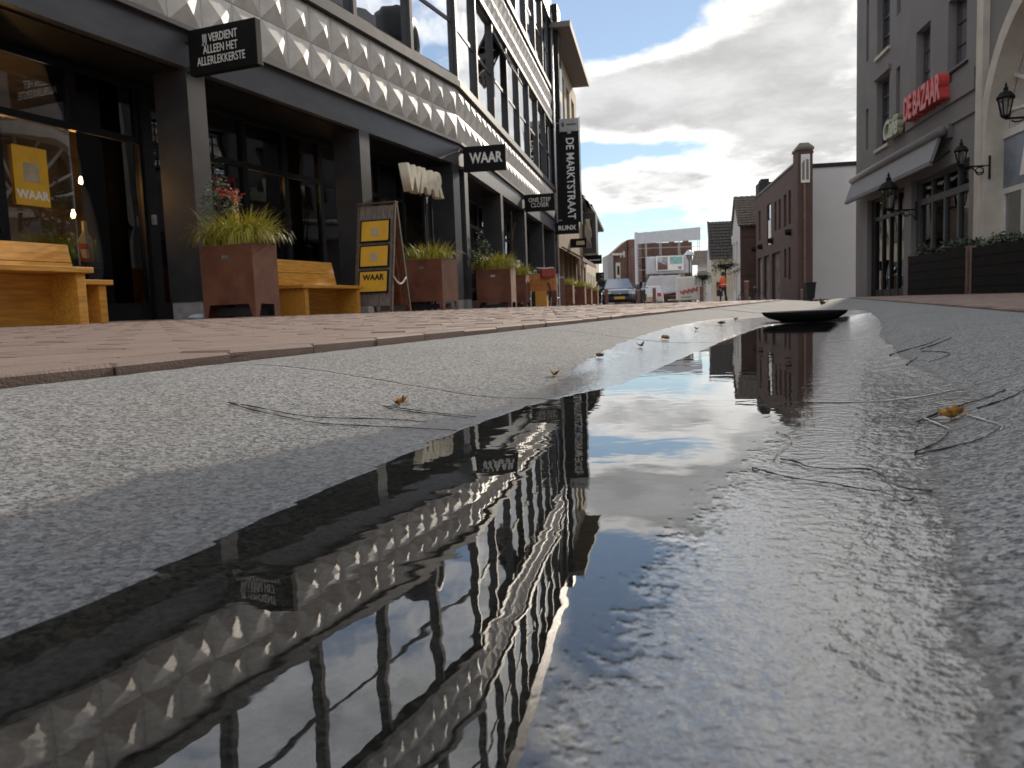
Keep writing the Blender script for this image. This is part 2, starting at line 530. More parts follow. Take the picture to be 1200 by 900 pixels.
def shade_granite():
    m = bpy.data.materials.new('granite')
    m.use_nodes = True
    t = NT(m.node_tree)
    tc_ = t.n('ShaderNodeTexCoord')
    P = tc_.outputs['Object']
    a = t.n('ShaderNodeAttribute', _attribute_name='wetsd')
    v1 = t.n('ShaderNodeTexVoronoi', Vector=P, Scale=360.0, Randomness=1.0)
    sr = t.n('ShaderNodeSeparateColor', i0=v1.outputs['Color'])
    v2_ = t.n('ShaderNodeTexVoronoi', Vector=P, Scale=760.0, Randomness=1.0)
    sr2 = t.n('ShaderNodeSeparateColor', i0=v2_.outputs['Color'])
    g = t.m('ADD', t.m('MULTIPLY', sr.outputs[0], 0.6), t.m('MULTIPLY', sr2.outputs[0], 0.4))
    ramp = t.n('ShaderNodeValToRGB', Fac=g)
    e = ramp.color_ramp.elements
    e[0].position, e[0].color = 0.10, (0.055, 0.057, 0.062, 1)
    e[1].position, e[1].color = 0.85, (0.40, 0.40, 0.39, 1)
    q = e.new(0.38); q.color = (0.185, 0.188, 0.192, 1)
    q = e.new(0.60); q.color = (0.275, 0.275, 0.27, 1)
    big = t.noise(P, 5.0, 6, 0.6)
    col = t.mix(t.ss(big, 0.35, 0.7, 0.0, 0.22), ramp.outputs[0], (0.13, 0.115, 0.095))
    edge_n = t.m('ADD', t.m('MULTIPLY', t.m('SUBTRACT', t.noise(P, 22, 6, 0.65), 0.5), 0.05), t.m('MULTIPLY', t.m('SUBTRACT', t.noise(P, 240, 2, 0.6), 0.5), 0.008))
    sd = t.m('ADD', a.outputs['Fac'], edge_n)
    wet = t.ss(sd, -0.002, 0.004)
    gls = t.n('ShaderNodeAttribute', _attribute_name='gloss').outputs['Fac']
    wetcol = t.mix(1.0, col, t.mix(gls, (0.50, 0.53, 0.58), (0.36, 0.36, 0.37)), 'MULTIPLY')
    stain = t.ss(t.m('ABSOLUTE', t.m('SUBTRACT', sd, 0.0)), 0.0, 0.012, 0.35, 0.0)
    cfin = t.mix(wet, col, wetcol)
    cfin = t.mix(t.m('MULTIPLY', stain, 0.6), cfin, (0.10, 0.07, 0.045))
    p = t.n('ShaderNodeBsdfPrincipled', Base__Color=cfin)
    t.set(p.inputs['Specular IOR Level'], t.m('ADD', 0.20, t.m('MULTIPLY', wet, 0.35)))
    t.set(p.inputs['Coat Weight'], t.m('MULTIPLY', wet, gls))
    p.inputs['Coat Roughness'].default_value = 0.06
    p.inputs['Coat IOR'].default_value = 1.6
    wr = t.m('ADD', t.m('MULTIPLY', t.ss(sd, 0.0, 0.05, 0.26, 0.17), gls), t.m('MULTIPLY', t.m('SUBTRACT', 1.0, gls), 0.52))
    t.set(p.inputs['Roughness'], t.m('ADD', t.m('MULTIPLY', t.m('SUBTRACT', 1.0, wet), 0.90), t.m('MULTIPLY', wet, wr)))
    h = t.m('ADD', t.m('MULTIPLY', t.noise(P, 330, 4, 0.65), 0.00055), t.m('MULTIPLY', sr.outputs[1], 0.0004))
    hw = t.m('ADD', t.m('ADD', t.m('MULTIPLY', t.noise(P, 320, 3, 0.6), 0.00016), t.m('MULTIPLY', t.noise(P, 120, 3, 0.55), 0.0010)), t.m('MULTIPLY', t.noise(P, 45, 2, 0.5), 0.0003))
    hh = t.m('ADD', t.m('MULTIPLY', h, t.m('SUBTRACT', 1.0, t.m('MULTIPLY', wet, 0.75))), t.m('MULTIPLY', hw, wet))
    bn = t.n('ShaderNodeBump', Strength=1.0, Distance=1.0, Height=hh)
    t.set(p.inputs['Normal'], bn)
    t.set(p.inputs['Coat Normal'], bn)
    t.n('ShaderNodeOutputMaterial', Surface=p.outputs[0])
    return m


A1_ = 21.5


def shade_water():
    m = bpy.data.materials.new('rain_water')
    m.use_nodes = True
    t = NT(m.node_tree)
    tc_ = t.n('ShaderNodeTexCoord')
    P = tc_.outputs['Object']
    h = t.m('ADD', t.m('MULTIPLY', t.noise(P, 14, 2, 0.5, dist=0.6), 0.00028), t.m('MULTIPLY', t.noise(P, 60, 2, 0.5), 0.00003))
    bn = t.n('ShaderNodeBump', Strength=1.0, Distance=1.0, Height=h)
    fr = t.n('ShaderNodeFresnel', IOR=1.95, Normal=bn)
    gl = t.n('ShaderNodeBsdfGlossy', Color=(1, 1, 1), Roughness=0.0, Normal=bn)
    tr = t.n('ShaderNodeBsdfTransparent', Color=(0.86, 0.84, 0.77))
    mx = t.n('ShaderNodeMixShader', i0=fr.outputs[0], i1=tr.outputs[0], i2=gl.outputs[0])
    # the film breaks up over the stone grain towards its right-hand margin
    at_ = t.n('ShaderNodeAttribute', _attribute_name='film')
    st = t.n('ShaderNodeMapping', Vector=P, Rotation=(0, 0, R(A1_)), Scale=(1.0, 1.0, 1.0))
    grain = t.m('ADD', t.m('MULTIPLY', t.noise(st, 190, 3, 0.6), 0.6), t.m('MULTIPLY', t.noise(st, 40, 3, 0.6), 0.4))
    lim = t.m('ADD', at_.outputs['Fac'], t.m('MULTIPLY', t.m('SUBTRACT', grain, 0.5), 0.16))
    cov = t.ss(lim, -0.022, -0.006)
    clear = t.n('ShaderNodeBsdfTransparent')
    mx2 = t.n('ShaderNodeMixShader', i0=cov, i1=clear.outputs[0], i2=mx.outputs[0])
    t.n('ShaderNodeOutputMaterial', Surface=mx2.outputs[0])
    return m


def shade_paver(name, tex):
    """clay paver: real bricks near, brick pattern on far sheets"""
    m = bpy.data.materials.new(name)
    m.use_nodes = True
    t = NT(m.node_tree)
    tc_ = t.n('ShaderNodeTexCoord')
    P = tc_.outputs['Object']
    geo = t.n('ShaderNodeNewGeometry')
    oi = t.n('ShaderNodeObjectInfo')
    rnd = t.m('FRACT', t.m('ADD', geo.outputs['Random Per Island'], oi.outputs['Random']))
    if tex:
        bt = t.n('ShaderNodeTexBrick', Vector=P, Color1=(0.0, 0.0, 0.0), Color2=(1, 1, 1), Mortar=(0.5, 0.5, 0.5), Scale=1.0, Mortar__Size=0.005,
                 Mortar__Smooth=0.1, Brick__Width=0.204, Row__Height=0.104)
        rnd = t.n('ShaderNodeSeparateColor', i0=bt.outputs[0]).outputs[0]
    col = t.mix(rnd, (0.195, 0.130, 0.104), (0.250, 0.175, 0.142))
    nz = t.noise(geo.outputs['Position'], 9, 6, 0.65)
    col = t.mix(t.ss(nz, 0.35, 0.75, 0.0, 0.5), col, (0.30, 0.24, 0.20))
    fine = t.noise(geo.outputs['Position'], 260, 3, 0.6)
    col = t.mix(t.m('MULTIPLY', fine, 0.4), col, (0.13, 0.075, 0.06))
    if tex:
        col = t.mix(t.m('MULTIPLY', bt.outputs[1], 0.8), col, (0.09, 0.075, 0.06))
    p = t.n('ShaderNodeBsdfPrincipled', Base__Color=col, Roughness=0.75)
    bn = t.n('ShaderNodeBump', Strength=1.0, Distance=0.0012, Height=fine)
    t.set(p.inputs['Normal'], bn)
    t.n('ShaderNodeOutputMaterial', Surface=p.outputs[0])
    return m


M['granite'] = shade_granite()
M['water'] = shade_water()
M['paver'] = shade_paver('clay_paver', False)
M['paver_far'] = shade_paver('clay_paver_far', True)
# ------------------------------------------------------------------ frames of reference
A1, A2, AR = 21.5, 10.5, 8.8
K = Vector((-0.919, 16.653, 0.0))                       # kink of the left-hand building
FL1, FL2 = frame(K, A1), frame(K, A2)
CRN = Vector((10.367, 23.844, 0.0))                     # far corner of the right-hand building
FR = frame(CRN, AR + 180)
G = frame(Vector((0, 0, 0)), A1)                        # gutter frame: x = v (along), y = -u
GI = G.inverted()
UL, UR, UC = -0.80, 0.50, -0.20


def uv(p):
    q = GI @ Vector(p)
    return -q.y, q.x


def gz(x, y):
    u, v_ = uv((x, y, 0))
    if u < UL:
        z = 0.060 + (UL - u) * 0.0083
        z = min(z, 0.12)
    elif u > UR:
        z = 0.055 - min(0.055, (u - UR) * 0.006)
    else:
        z = 0.05
    return z - 0.0067 * max(0.0, y - 17.0)


def gzv(p):
    return Vector((p[0], p[1], gz(p[0], p[1])))


def ground_at(px, y):
    """ground point in image column px at forward distance y"""
    p = at_y(px, 358, y)
    return gzv(p)


# ------------------------------------------------------------------ street sheet, gutter, puddle, pavers
_pc = {}


def sdpoly(px, py, poly):
    """signed distance, positive inside"""
    k_ = id(poly)
    if k_ not in _pc:
        A_ = np.array(poly)
        B_ = np.roll(A_, -1, 0)
        E_ = B_ - A_
        _pc[k_] = (A_, B_, E_, (E_ ** 2).sum(1) + 1e-12)
    A_, B_, E_, L_ = _pc[k_]
    wx, wy = px - A_[:, 0], py - A_[:, 1]
    t_ = np.clip((wx * E_[:, 0] + wy * E_[:, 1]) / L_, 0, 1)
    d = math.sqrt(((wx - E_[:, 0] * t_) ** 2 + (wy - E_[:, 1] * t_) ** 2).min())
    cr = (A_[:, 1] > py) != (B_[:, 1] > py)
    ins = 0
    if cr.any():
        e_ = E_[cr]
        ins = int((px < e_[:, 0] * (py - A_[cr, 1]) / e_[:, 1] + A_[cr, 0]).sum()) % 2
    return d if ins else -d


def chaikin(poly, n=2):
    for _ in range(n):
        q = []
        for i in range(len(poly)):
            a_, b_ = poly[i], poly[(i + 1) % len(poly)]
            q += [(a_[0] * .75 + b_[0] * .25, a_[1] * .75 + b_[1] * .25), (a_[0] * .25 + b_[0] * .75, a_[1] * .25 + b_[1] * .75)]
        poly = q
    return poly


def right_of(px, py, poly, i0, i1):
    """is the nearest polygon edge one of the edges i0..i1"""
    best, bi = 1e9, -1
    n = len(poly)
    for i in range(n):
        ax, ay = poly[i]
        bx, by = poly[(i + 1) % n]
        ex, ey = bx - ax, by - ay
        t_ = max(0, min(1, ((px - ax) * ex + (py - ay) * ey) / (ex * ex + ey * ey + 1e-12)))
        d = (px - ax - ex * t_) ** 2 + (py - ay - ey * t_) ** 2
        if d < best:
            best, bi = d, i
    return i0 <= bi <= i1


def poly_px(pts, z=0.0):
    out = []
    for p in pts:
        q = on_z(p[0], p[1], z)
        out.append(uv(q))
    return out


PUD0 = poly_px([(-60, 1150), (-60, 775), (0, 750), (100, 712), (200, 665), (280, 620), (350, 590), (450, 545), (560, 495), (640, 470), (690, 459), (722, 453),
               (740, 446), (800, 420), (865, 393), (903, 380), (985, 376), (958, 395), (948, 440), (930, 482), (885, 520), (845, 560), (795, 605), (745, 670), (705, 725),
               (690, 765), (630, 800), (600, 850), (600, 930), (620, 1150)])
PUD = chaikin(PUD0)
WET0 = poly_px([(-60, 1150), (-60, 645), (0, 626), (100, 592), (200, 563), (300, 541), (380, 523), (440, 509), (520, 492), (580, 479), (618, 466), (640, 454), (660, 441), (700, 419), (760, 396),
               (830, 379), (880, 372.5), (900, 371), (1003, 367.5), (1030, 378), (1034, 392), (1030, 402), (1046, 411), (1062, 432), (1088, 447), (1108, 462), (1140, 478), (1150, 492), (1120, 502), (1083, 536), (1090, 580), (1110, 600),
               (1120, 660), (1130, 720), (1150, 800), (1180, 880), (1195, 930), (1230, 1150)])


WET = chaikin(WET0)


def sst(a, b, x):
    t_ = max(0, min(1, (x - a) / (b - a)))
    return t_ * t_ * (3 - 2 * t_)


def gutter_z(u, v_):
    d = abs(u - UC)
    z = 0.045 * sst(0.10, 0.55, d)
    if v_ < 5.5:
        s = sdpoly(u, v_, PUD)
        if s > 0:
            z = -0.0006 - min(0.011, 0.09 * s)
        elif s > -0.25 and right_of(u, v_, PUD0, 16, 28):
            z = -0.0005 + 0.0007 * sst(0.03, 0.07, -s) + z * sst(0.05, 0.22, -s)
        else:
            z = max(min(0.0012, -0.03 * s), z * sst(0, 0.16, -s)) + 0.0002
        z += (0.0007 if s < -0.08 or not right_of(u, v_, PUD0, 16, 28) else 0.0002) * noise.noise((u * 24, v_ * 24, 0)) + 0.00022 * noise.noise((u * 75, v_ * 75, 3))
    fade = sst(4.5, 6.5, v_)
    return z * (1 - fade) + fade * (0.045 * sst(0.10, 0.55, d)) - 0.0067 * max(0.0, v_ * .93 - 17.0)


gut = tag(thing('gutter', None, None, Matrix.Identity(4)), kind='structure')
us = [UL + 0.004 + (UR - UL - 0.008) * i / 170 for i in range(171)]
us_far = [UL + 0.004 + (UR - UL - 0.008) * i / 24 for i in range(25)]
v0 = -0.32
while v0 < 27:
    v1 = v0 + 1.2
    near = v0 < 4.5
    uu = us if near else us_far
    nv = (150 if v0 < 1.5 else 90) if near else 8
    mb_v, mb_f, sds, gls = [], [], [], []
    vv = [v0 + 0.0013 + (v1 - v0 - 0.0026) * j / nv for j in range(nv + 1)]
    for j, v_ in enumerate(vv):
        for i, u in enumerate(uu):
            z = gutter_z(u, v_)
            if j in (0, nv) or i in (0, len(uu) - 1):
                z -= 0.00005
            mb_v.append(G @ Vector((v_, -u, z)))
            sds.append(sdpoly(u, v_, WET) if v_ < 5 else -0.3)
            gls.append(max(sst(.72, 1.0, v_), sst(-.30, -.18, u)))
    nu = len(uu)
    for j in range(nv):
        for i in range(nu - 1):
            a = j * nu + i
            mb_f.append((a, a + 1, a + nu + 1, a + nu))
    rim = [i for i in range(nu)] + [j * nu + nu - 1 for j in range(1, nv + 1)] + [nv * nu + i for i in range(nu - 2, -1, -1)] + [j * nu for j in range(nv - 1, 0, -1)]
    b0 = len(mb_v)
    for r_ in rim:
        mb_v.append(mb_v[r_] - Vector((0, 0, 0.07)))
        sds.append(sds[r_])
        gls.append(gls[r_])
    for q in range(len(rim)):
        q2 = (q + 1) % len(rim)
        mb_f.append((rim[q2], rim[q], b0 + q, b0 + q2))
    me = bpy.data.meshes.new('granite_slab')
    me.from_pydata([tuple(q) for q in mb_v], [], mb_f)
    me.materials.append(M['granite'])
    me.polygons.foreach_set('use_smooth', [True] * (len(mb_f) - len(rim)) + [False] * len(rim))
    at = me.attributes.new('wetsd', 'FLOAT', 'POINT')
    at.data.foreach_set('value', sds)
    at = me.attributes.new('gloss', 'FLOAT', 'POINT')
    at.data.foreach_set('value', gls)
    link('granite_slab', me, gut)
    v0 = v1

# water: level sheet, hidden wherever the stone stands above it
wm = MB(G)
NW, NU = 260, 60
wpts = [(-0.3 + 3.9 * j / NW, -0.62 + 0.75 * i / NU) for j in range(NW + 1) for i in range(NU + 1)]
wm.add([(v_, -u, 0.0) for v_, u in wpts],
       [(j * (NU + 1) + i, j * (NU + 1) + i + 1, (j + 1) * (NU + 1) + i + 1, (j + 1) * (NU + 1) + i) for j in range(NW) for i in range(NU)])
pud_o = wm.build('puddle', M['water'], smooth=True, kind='structure')
at = pud_o.data.attributes.new('film', 'FLOAT', 'POINT')
at.data.foreach_set('value', [(lambda d: d if d > 0 or right_of(u, v_, PUD0, 16, 28) else 0.1)(sdpoly(u, v_, PUD)) for v_, u in wpts])

# bed under everything and the sheet of far paving
bed = MB()
bed.face((-900, -300, -0.9), (900, -300, -0.9), (900, 1500, -0.9), (-900, 1500, -0.9))
tag(bed.build('ground', M['earth']), kind='structure')
ub = [-60, -30, -14, -7.6, -4, UL, UR, 2.2, 4, 9, 20, 40, 70]
vb = [-40, -20, -8, -0.5, 4, 9, 14, 20, 22, 24, 27, 32, 40, 50, 65, 85, 110, 150, 200]
sm = MB(G)
for i in range(len(ub) - 1):
    for j in range(len(vb) - 1):
        u0_, u1_, v0_, v1_ = ub[i], ub[i + 1], vb[j], vb[j + 1]
        if (u0_ >= -7.6 and u1_ <= 4 and v0_ >= -0.5 and v1_ <= 20) or (u0_ >= UL and u1_ <= UR and v1_ <= 27 and v0_ >= -0.5):
            continue
        q = []
        for (a, b) in ((v0_, u0_), (v0_, u1_), (v1_, u1_), (v1_, u0_)):
            eps = 1e-4 * (1 if a == v0_ else -1)
            ue = b + (1e-3 if b == u0_ else -1e-3)
            wp = G @ Vector((a, -b, 0))
            we = G @ Vector((a, -ue, 0))
            q.append((a, -b, gz(we.x, we.y)))
        sm.face(*q)
        if v0_ >= 20 and u1_ == UL or (v0_ >= 20 and u0_ == UR and v1_ <= 27):
            pass
me_ = sm.mesh('street', M['paver_far'])
for v_ in me_.vertices:
    v_.co = GI @ v_.co
so = link('street', me_, None, G, kind='structure')
sb = MB(G)
sb.box(-0.6, 27.3, -4.1, 7.7, -0.40, -0.30)
tag(sb.build('sand_bed', M['earth']), kind='structure')


def paver_mesh(L=0.2, W_=0.1, H=0.06, b=0.004, j=0.0):
    a, c = L / 2, W_ / 2
    r = lambda: random.uniform(-j, j)
    vs = [(-a, -c, -H), (a, -c, -H), (a, c, -H), (-a, c, -H)]
    vs += [(x + r(), y + r(), -b + r()) for x, y in ((-a, -c), (a, -c), (a, c), (-a, c))]
    vs += [(x + r(), y + r(), r()) for x, y in ((-a + b, -c + b), (a - b, -c + b), (a - b, c - b), (-a + b, c - b))]
    fs = [(8, 9, 10, 11)]
    for k in range(4):
        k2 = (k + 1) % 4
        fs += [(k, k2, 4 + k2, 4 + k), (4 + k, 4 + k2, 8 + k2, 8 + k)]
    return vs, fs


js = MB()
for (ua, ub_) in ((UL - 7.07, UL - 0.006), (UR + 0.006, UR + 3.4)):
    nj = 20
    for j in range(nj):
        va, vb_ = -.5 + 20.4 * j / nj, -.5 + 20.4 * (j + 1) / nj
        q = []
        for (a, c) in ((va, ua), (va, ub_), (vb_, ub_), (vb_, ua)):
            wp = G @ Vector((a, -c, 0))
            q.append((wp.x, wp.y, gz(wp.x, wp.y) - .006))
        js.face(*q)
js.build('joint_sand', M['earth'], kind='structure')
variants = []
for k in range(6):
    vs, fs = paver_mesh(0.2, 0.1, j=0.0015)
    me = bpy.data.meshes.new('brick')
    me.from_pydata(vs, [], fs)
    me.materials.append(M['paver'])
    variants.append((me, vs, fs))
cand = []
for row in range(0, 68):
    u = UL - 0.003 - 0.052 - row * 0.104
    v_ = -0.5 + 0.102 + (0.102 if row % 2 else 0.0)
    while v_ < 19.9:
        cand.append((u, v_))
        v_ += 0.204
pav = tag(thing('pavement', None, None, Matrix.Identity(4)), kind='structure')
stuff = MB()


def brick_M(u, v_):
    p = G @ Vector((v_, -u, 0))
    z = gz(p.x, p.y) + random.gauss(0, 0.0006)
    return Matrix.Translation((p.x, p.y, z)) @ Matrix.Rotation(R(90 - A1) + random.gauss(0, .006), 4, 'Z') @ Matrix.Rotation(random.gauss(0, .004), 4, 'X') @ Matrix.Rotation(random.gauss(0, .004), 4, 'Y')


def vis_key(c):
    p = G @ Vector((c[1], -c[0], 0.057))
    d = p - CAMP
    zf = d.dot(fwd)
    if zf < 0.3 or abs(d.dot(CR_) / zf) > 0.68:
        return 1e6 + d.length
    return d.length


cand.sort(key=vis_key)
for i, (u, v_) in enumerate(cand):
    me, vs, fs = variants[i % 6]
    BM = brick_M(u, v_)
    if i < 300:
        link('brick', me, pav, BM)
    else:
        stuff.M = BM
        stuff.add(vs, fs)
stuff.build('brick_field', M['paver'], pav, kind='stuff')
pavr = tag(thing('pavement', None, None, Matrix.Identity(4)), kind='structure')
candr = []
for row in range(0, 33):
    u = UR + 0.003 + 0.052 + row * 0.104
    v_ = -0.5 + 0.102 + (0.102 if row % 2 else 0.0)
    while v_ < 19.9:
        candr.append((u, v_))
        v_ += 0.204
candr.sort(key=vis_key)
stuff = MB()
for i, (u, v_) in enumerate(candr):
    me, vs, fs = variants[i % 6]
    BM = brick_M(u, v_)
    if i < 120:
        link('brick', me, pavr, BM)
    else:
        stuff.M = BM
        stuff.add(vs, fs)
stuff.build('brick_field', M['paver'], pavr, kind='stuff')
# ------------------------------------------------------------------ left-hand corner building with pyramid-tile bands
ZB = 0.10                                               # pavement level along the front


def loc(Fm, base):
    """transform from facade frame Fm into the local space of a root with matrix base"""
    return base.inverted() @ Fm


shop = thing('shop_building', 'long dark shop and office building with bands of cream pyramid tiles', 'building', FL1)
L1 = Matrix.Identity(4)
L2 = loc(FL2, FL1)
S0, S1, SE = -16.0, 0.0, 15.8

# core volume
b = MB(L1)
b.box(S0, 0.0, 6.0, 6.3, 0.0, 12.0)
b.box(S0, 0.3, 0.14, 6.0, 4.55, 4.70)
b.box(S0, 0.3, 0.14, 6.0, 7.2, 8.45)
b.box(S0, 0.3, 0.1, 6.0, 11.2, 11.9)
b.M = L2
b.box(-0.4, SE, 6.0, 6.3, 0.0, 12.0)
b.box(-0.4, SE, 0.14, 6.0, 4.55, 4.70)
b.box(-0.4, SE, 0.14, 6.0, 7.2, 8.45)
b.box(-0.4, SE, 0.1, 6.0, 11.2, 11.9)
b.box(SE, SE + 0.25, 0.0, 6.0, 0.0, 11.9)
b.M = L1
b.box(S0, S0 + .25, 0.0, 6.0, 0.0, 11.9)
b.build('wall', M['charcoal_dark'], shop)
b = MB(L1)
b.box(S0, 0.15, 0.95, 1.05, 3.02, 4.6)
b.box(S0, 0.15, 0.12, 0.95, 3.03, 3.20)
b.M = L2
b.box(-.1, SE, 0.95, 1.05, 3.02, 4.6)
b.box(-.1, SE, 0.12, 0.95, 3.03, 3.20)
b.build('soffit', M['charcoal_dark'], shop)
for Lm, a, e in ((L1, S0, -0.002), (L2, 0.002, SE)):
    b = MB(Lm)
    b.box(a, e, 0.0, 0.12, 3.05, 3.46)
    b.build('fascia', M['fascia'], shop)
    b = MB(Lm)
    b.box(a, e, -0.07, 0.14, 3.462, 3.515)
    b.build('ledge', M['mullion'], shop)
    b = MB(Lm)
    b.box(a, e, -0.09, 0.2, 4.60, 4.72)
    b.box(a, e, -0.05, 0.2, 4.723, 4.80)
    b.build('sill', M['mullion'], shop)
    b = MB(Lm)
    b.box(a, e, 0.03, 0.138, 3.52, 4.598)
    b.box(a, e, 0.03, 0.138, 7.27, 8.42)
    b.build('band_backing', M['grout'], shop)
    b = MB(Lm)
    b.box(a, e, -0.08, 0.2, 7.14, 7.26)
    b.box(a, e, -0.08, 0.2, 8.43, 8.58)
    b.box(a, e, -0.10, 0.2, 11.1, 11.95)
    b.build('frame_rail', M['mullion'], shop)


def tile_mesh(wd, ht, dep):
    vs = [(0, 0, 0), (wd, 0, 0), (wd, 0, ht), (0, 0, ht), (wd * .41, -dep, ht * .46),
          (0, .03, 0), (wd, .03, 0), (wd, .03, ht), (0, .03, ht)]
    fs = [(0, 1, 4), (1, 2, 4), (2, 3, 4), (3, 0, 4), (5, 6, 1, 0), (6, 7, 2, 1), (7, 8, 3, 2), (8, 5, 0, 3)]
    me = bpy.data.meshes.new('facade_tile')
    me.from_pydata(vs, [], fs)
    me.materials.append(M['tile'])
    return me


TW = 0.555
t_lo = tile_mesh(TW - .008, 0.528, 0.095)
t_hi = tile_mesh(TW - .008, 0.567, 0.095)
for Lm, a, e in ((L1, -15.54, 0.0), (L2, 0.015, SE - .1)):
    n_ = int((e - a) / TW + .01)
    for k in range(n_):
        for r_, (z, me) in enumerate(((3.522, t_lo), (4.058, t_lo), (7.275, t_hi), (7.85, t_hi))):
            link('facade_tile', me, shop, Lm @ T(a + k * TW, 0.0, z))

# upper windows
win_mesh = {}


def office_window(Lm, s, wd, z0, z1, tr, openleaf=False):
    b = MB()
    fw = 0.06
    b.box(0, wd, 0.0, 0.16, z0, z0 + fw)
    b.box(0, wd, 0.0, 0.16, z1 - fw, z1)
    b.box(0, fw, 0.0, 0.16, z0 + fw, z1 - fw)
    b.box(wd - fw, wd, 0.0, 0.16, z0 + fw, z1 - fw)
    b.box(fw, wd - fw, 0.015, 0.13, tr - .035, tr + .035)
    key = ('w', round(wd, 3), z0)
    if key not in win_mesh:
        win_mesh[key] = b.mesh('window', M['mullion'])
        g = MB()
        g.box(fw, wd - fw, 0.035, 0.045, z0 + fw, tr - .036)
        g.box(fw, wd - fw, 0.035, 0.045, tr + .036, z1 - fw)
        win_mesh[key + (1,)] = g.mesh('pane', M['solar_glass'])
    f = link('window', win_mesh[key], shop, Lm @ T(s, 0.01, 0))
    link('pane', win_mesh[key + (1,)], f)
    m_ = MB()
    m_.box(s - .05, s + .05, -0.05, 0.22, z0, z1)
    m_.M = Lm @ m_.M
    m_.v = [Lm @ Vector(q) for q in m_.v]
    m_.build('mullion', M['mullion'], shop)
    if openleaf:
        ol = MB()
        ca, sa = math.cos(R(28)), math.sin(R(28))
        h = z1 - tr - .1
        ol.box(0, wd - .16, -.02, .02, -h, -h + .06)
        ol.box(0, wd - .16, -.02, .02, -.06, 0)
        ol.box(0, .06, -.02, .02, -h + .06, -.06)
        ol.box(wd - .22, wd - .16, -.02, .02, -h + .06, -.06)
        o_ = ol.build('open_sash', M['mullion'], shop, M=Lm @ T(s + .08, 0.02, z1 - .05) @ Matrix.Rotation(R(-26), 4, 'X'))
        gp = MB()
        gp.box(.06, wd - .22, -.005, .005, -h + .06, -.06)
        gp.build('pane', M['solar_glass'], o_)


WD = 1.9
for k in range(8):
    office_window(L1, -WD * (k + 1), WD, 4.80, 7.14, 5.9)
    office_window(L1, -WD * (k + 1), WD, 8.58, 11.1, 9.8)
for k in range(8):
    office_window(L2, 0.05 + WD * k, WD, 4.80, 7.14, 5.9, openleaf=(k == 2))
    office_window(L2, 0.05 + WD * k, WD, 8.58, 11.1, 9.8)
# dark office floor behind the panes
b = MB(L1)
b.box(S0 + .3, 0.0, 2.2, 2.3, 4.71, 7.19)
b.box(S0 + .3, 0.0, 2.2, 2.3, 8.46, 11.19)
b.M = L2
b.box(0.9, SE - .3, 2.2, 2.3, 4.71, 7.19)
b.box(0.9, SE - .3, 2.2, 2.3, 8.46, 11.19)
b.build('office_partition', M['interior'], shop)
# columns with pale plinths
for Lm, cols in ((L1, (-15.05, -11.3, -7.55, -3.8)), (L2, (0.42, 4.4, 8.2, 12.05, 15.4))):
    for s in cols:
        b = MB(Lm)
        b.box(s, s + 0.30, 0.0, 0.5, 0.32, 3.049)
        c_ = b.build('column', M['charcoal'], shop)
        b = MB(Lm)
        b.box(s + .015, s + .285, 0.015, 0.485, -0.3, 0.319)
        b.build('plinth', M['concrete'], c_)
b = MB(L1)
b.box(-0.32, -0.02, 0.0, 0.6, 0.32, 3.049)
c_ = b.build('column', M['charcoal'], shop)
b = MB(L1)
b.box(-0.305, -0.035, 0.015, 0.585, -0.2, 0.319)
b.build('plinth', M['concrete'], c_)
# downpipe at the far end
b = MB(L2)
b.tube([(SE + .12, -.06, 0), (SE + .12, -.06, 11.5)], 0.055, 8)
b.build('downpipe', M['steel'], shop, smooth=True)


def shopfront(Lm, a, e, step=0.95, gy=0.95, skip=()):
    n_ = int(round((e - a) / step))
    st = (e - a) / n_
    b = MB(Lm)
    b.box(a, e, gy - .03, gy + .05, 0.0, 0.33)
    b.build('stall_riser', M['charcoal_dark'], shop)
    b = MB(Lm)
    b.box(a, e, gy - .035, gy + .05, 2.28, 2.36)
    b.box(a, e, gy - .035, gy + .05, 2.95, 3.02)
    b.build('transom', M['charcoal_dark'], shop)
    for k in range(n_ + 1):
        b = MB(Lm)
        x = a + k * st
        if k not in skip:
            b.box(x - .05, x + .05, gy - .045, gy + .07, 0.33, 2.279)
        b.box(x - .05, x + .05, gy - .045, gy + .07, 2.361, 2.949)
        b.build('mullion', M['charcoal_dark'], shop)
    for k in range(n_):
        x = a + k * st
        b = MB(Lm)
        b.box(x + .05, x + st - .05, gy, gy + .01, 0.331, 2.279)
        b.box(x + .05, x + st - .05, gy, gy + .01, 2.361, 2.949)
        b.build('pane', M['shop_glass'], shop)


shopfront(L1, -13.1, -0.75, skip=(5,))
shopfront(L2, 0.6, SE - .1, 1.25)
# glazed door leaf with handle near the left column
b = MB(L1)
b.box(-7.42, -7.27, 0.86, 0.90, 0.10, 2.95)
d_ = b.build('door_post', M['charcoal_dark'], shop)
b = MB(L1)
b.box(-7.395, -7.365, 0.80, 0.86, 1.30, 1.42)
b.build('lock', M['steel'], d_)
# interior shell
b = MB(L1)
b.box(-13.2, 0.0, 1.06, 5.9, 0.04, 0.10)
b.build('shop_floor', M['int_floor'], shop)
b = MB(L1)
b.box(-13.2, 1.5, 4.6, 4.7, 0.1, 4.5)
b.box(-13.3, -13.2, 1.06, 4.6, 0.1, 4.5)
b.box(-3.72, -3.6, 1.06, 3.0, 0.1, 3.0)
b.box(-13.2, 0.0, 1.06, 4.6, 3.3, 3.4)
b.M = L2
b.box(0.0, SE, 4.4, 4.5, 0.0, 4.5)
b.box(0.0, SE, 1.06, 4.4, 3.3, 3.4)
b.build('shop_partition', M['interior'], shop)
b = MB(L2)
b.box(0.3, SE, 1.06, 4.4, -.1, 0.05)
b.build('shop_floor', M['int_floor'], shop)

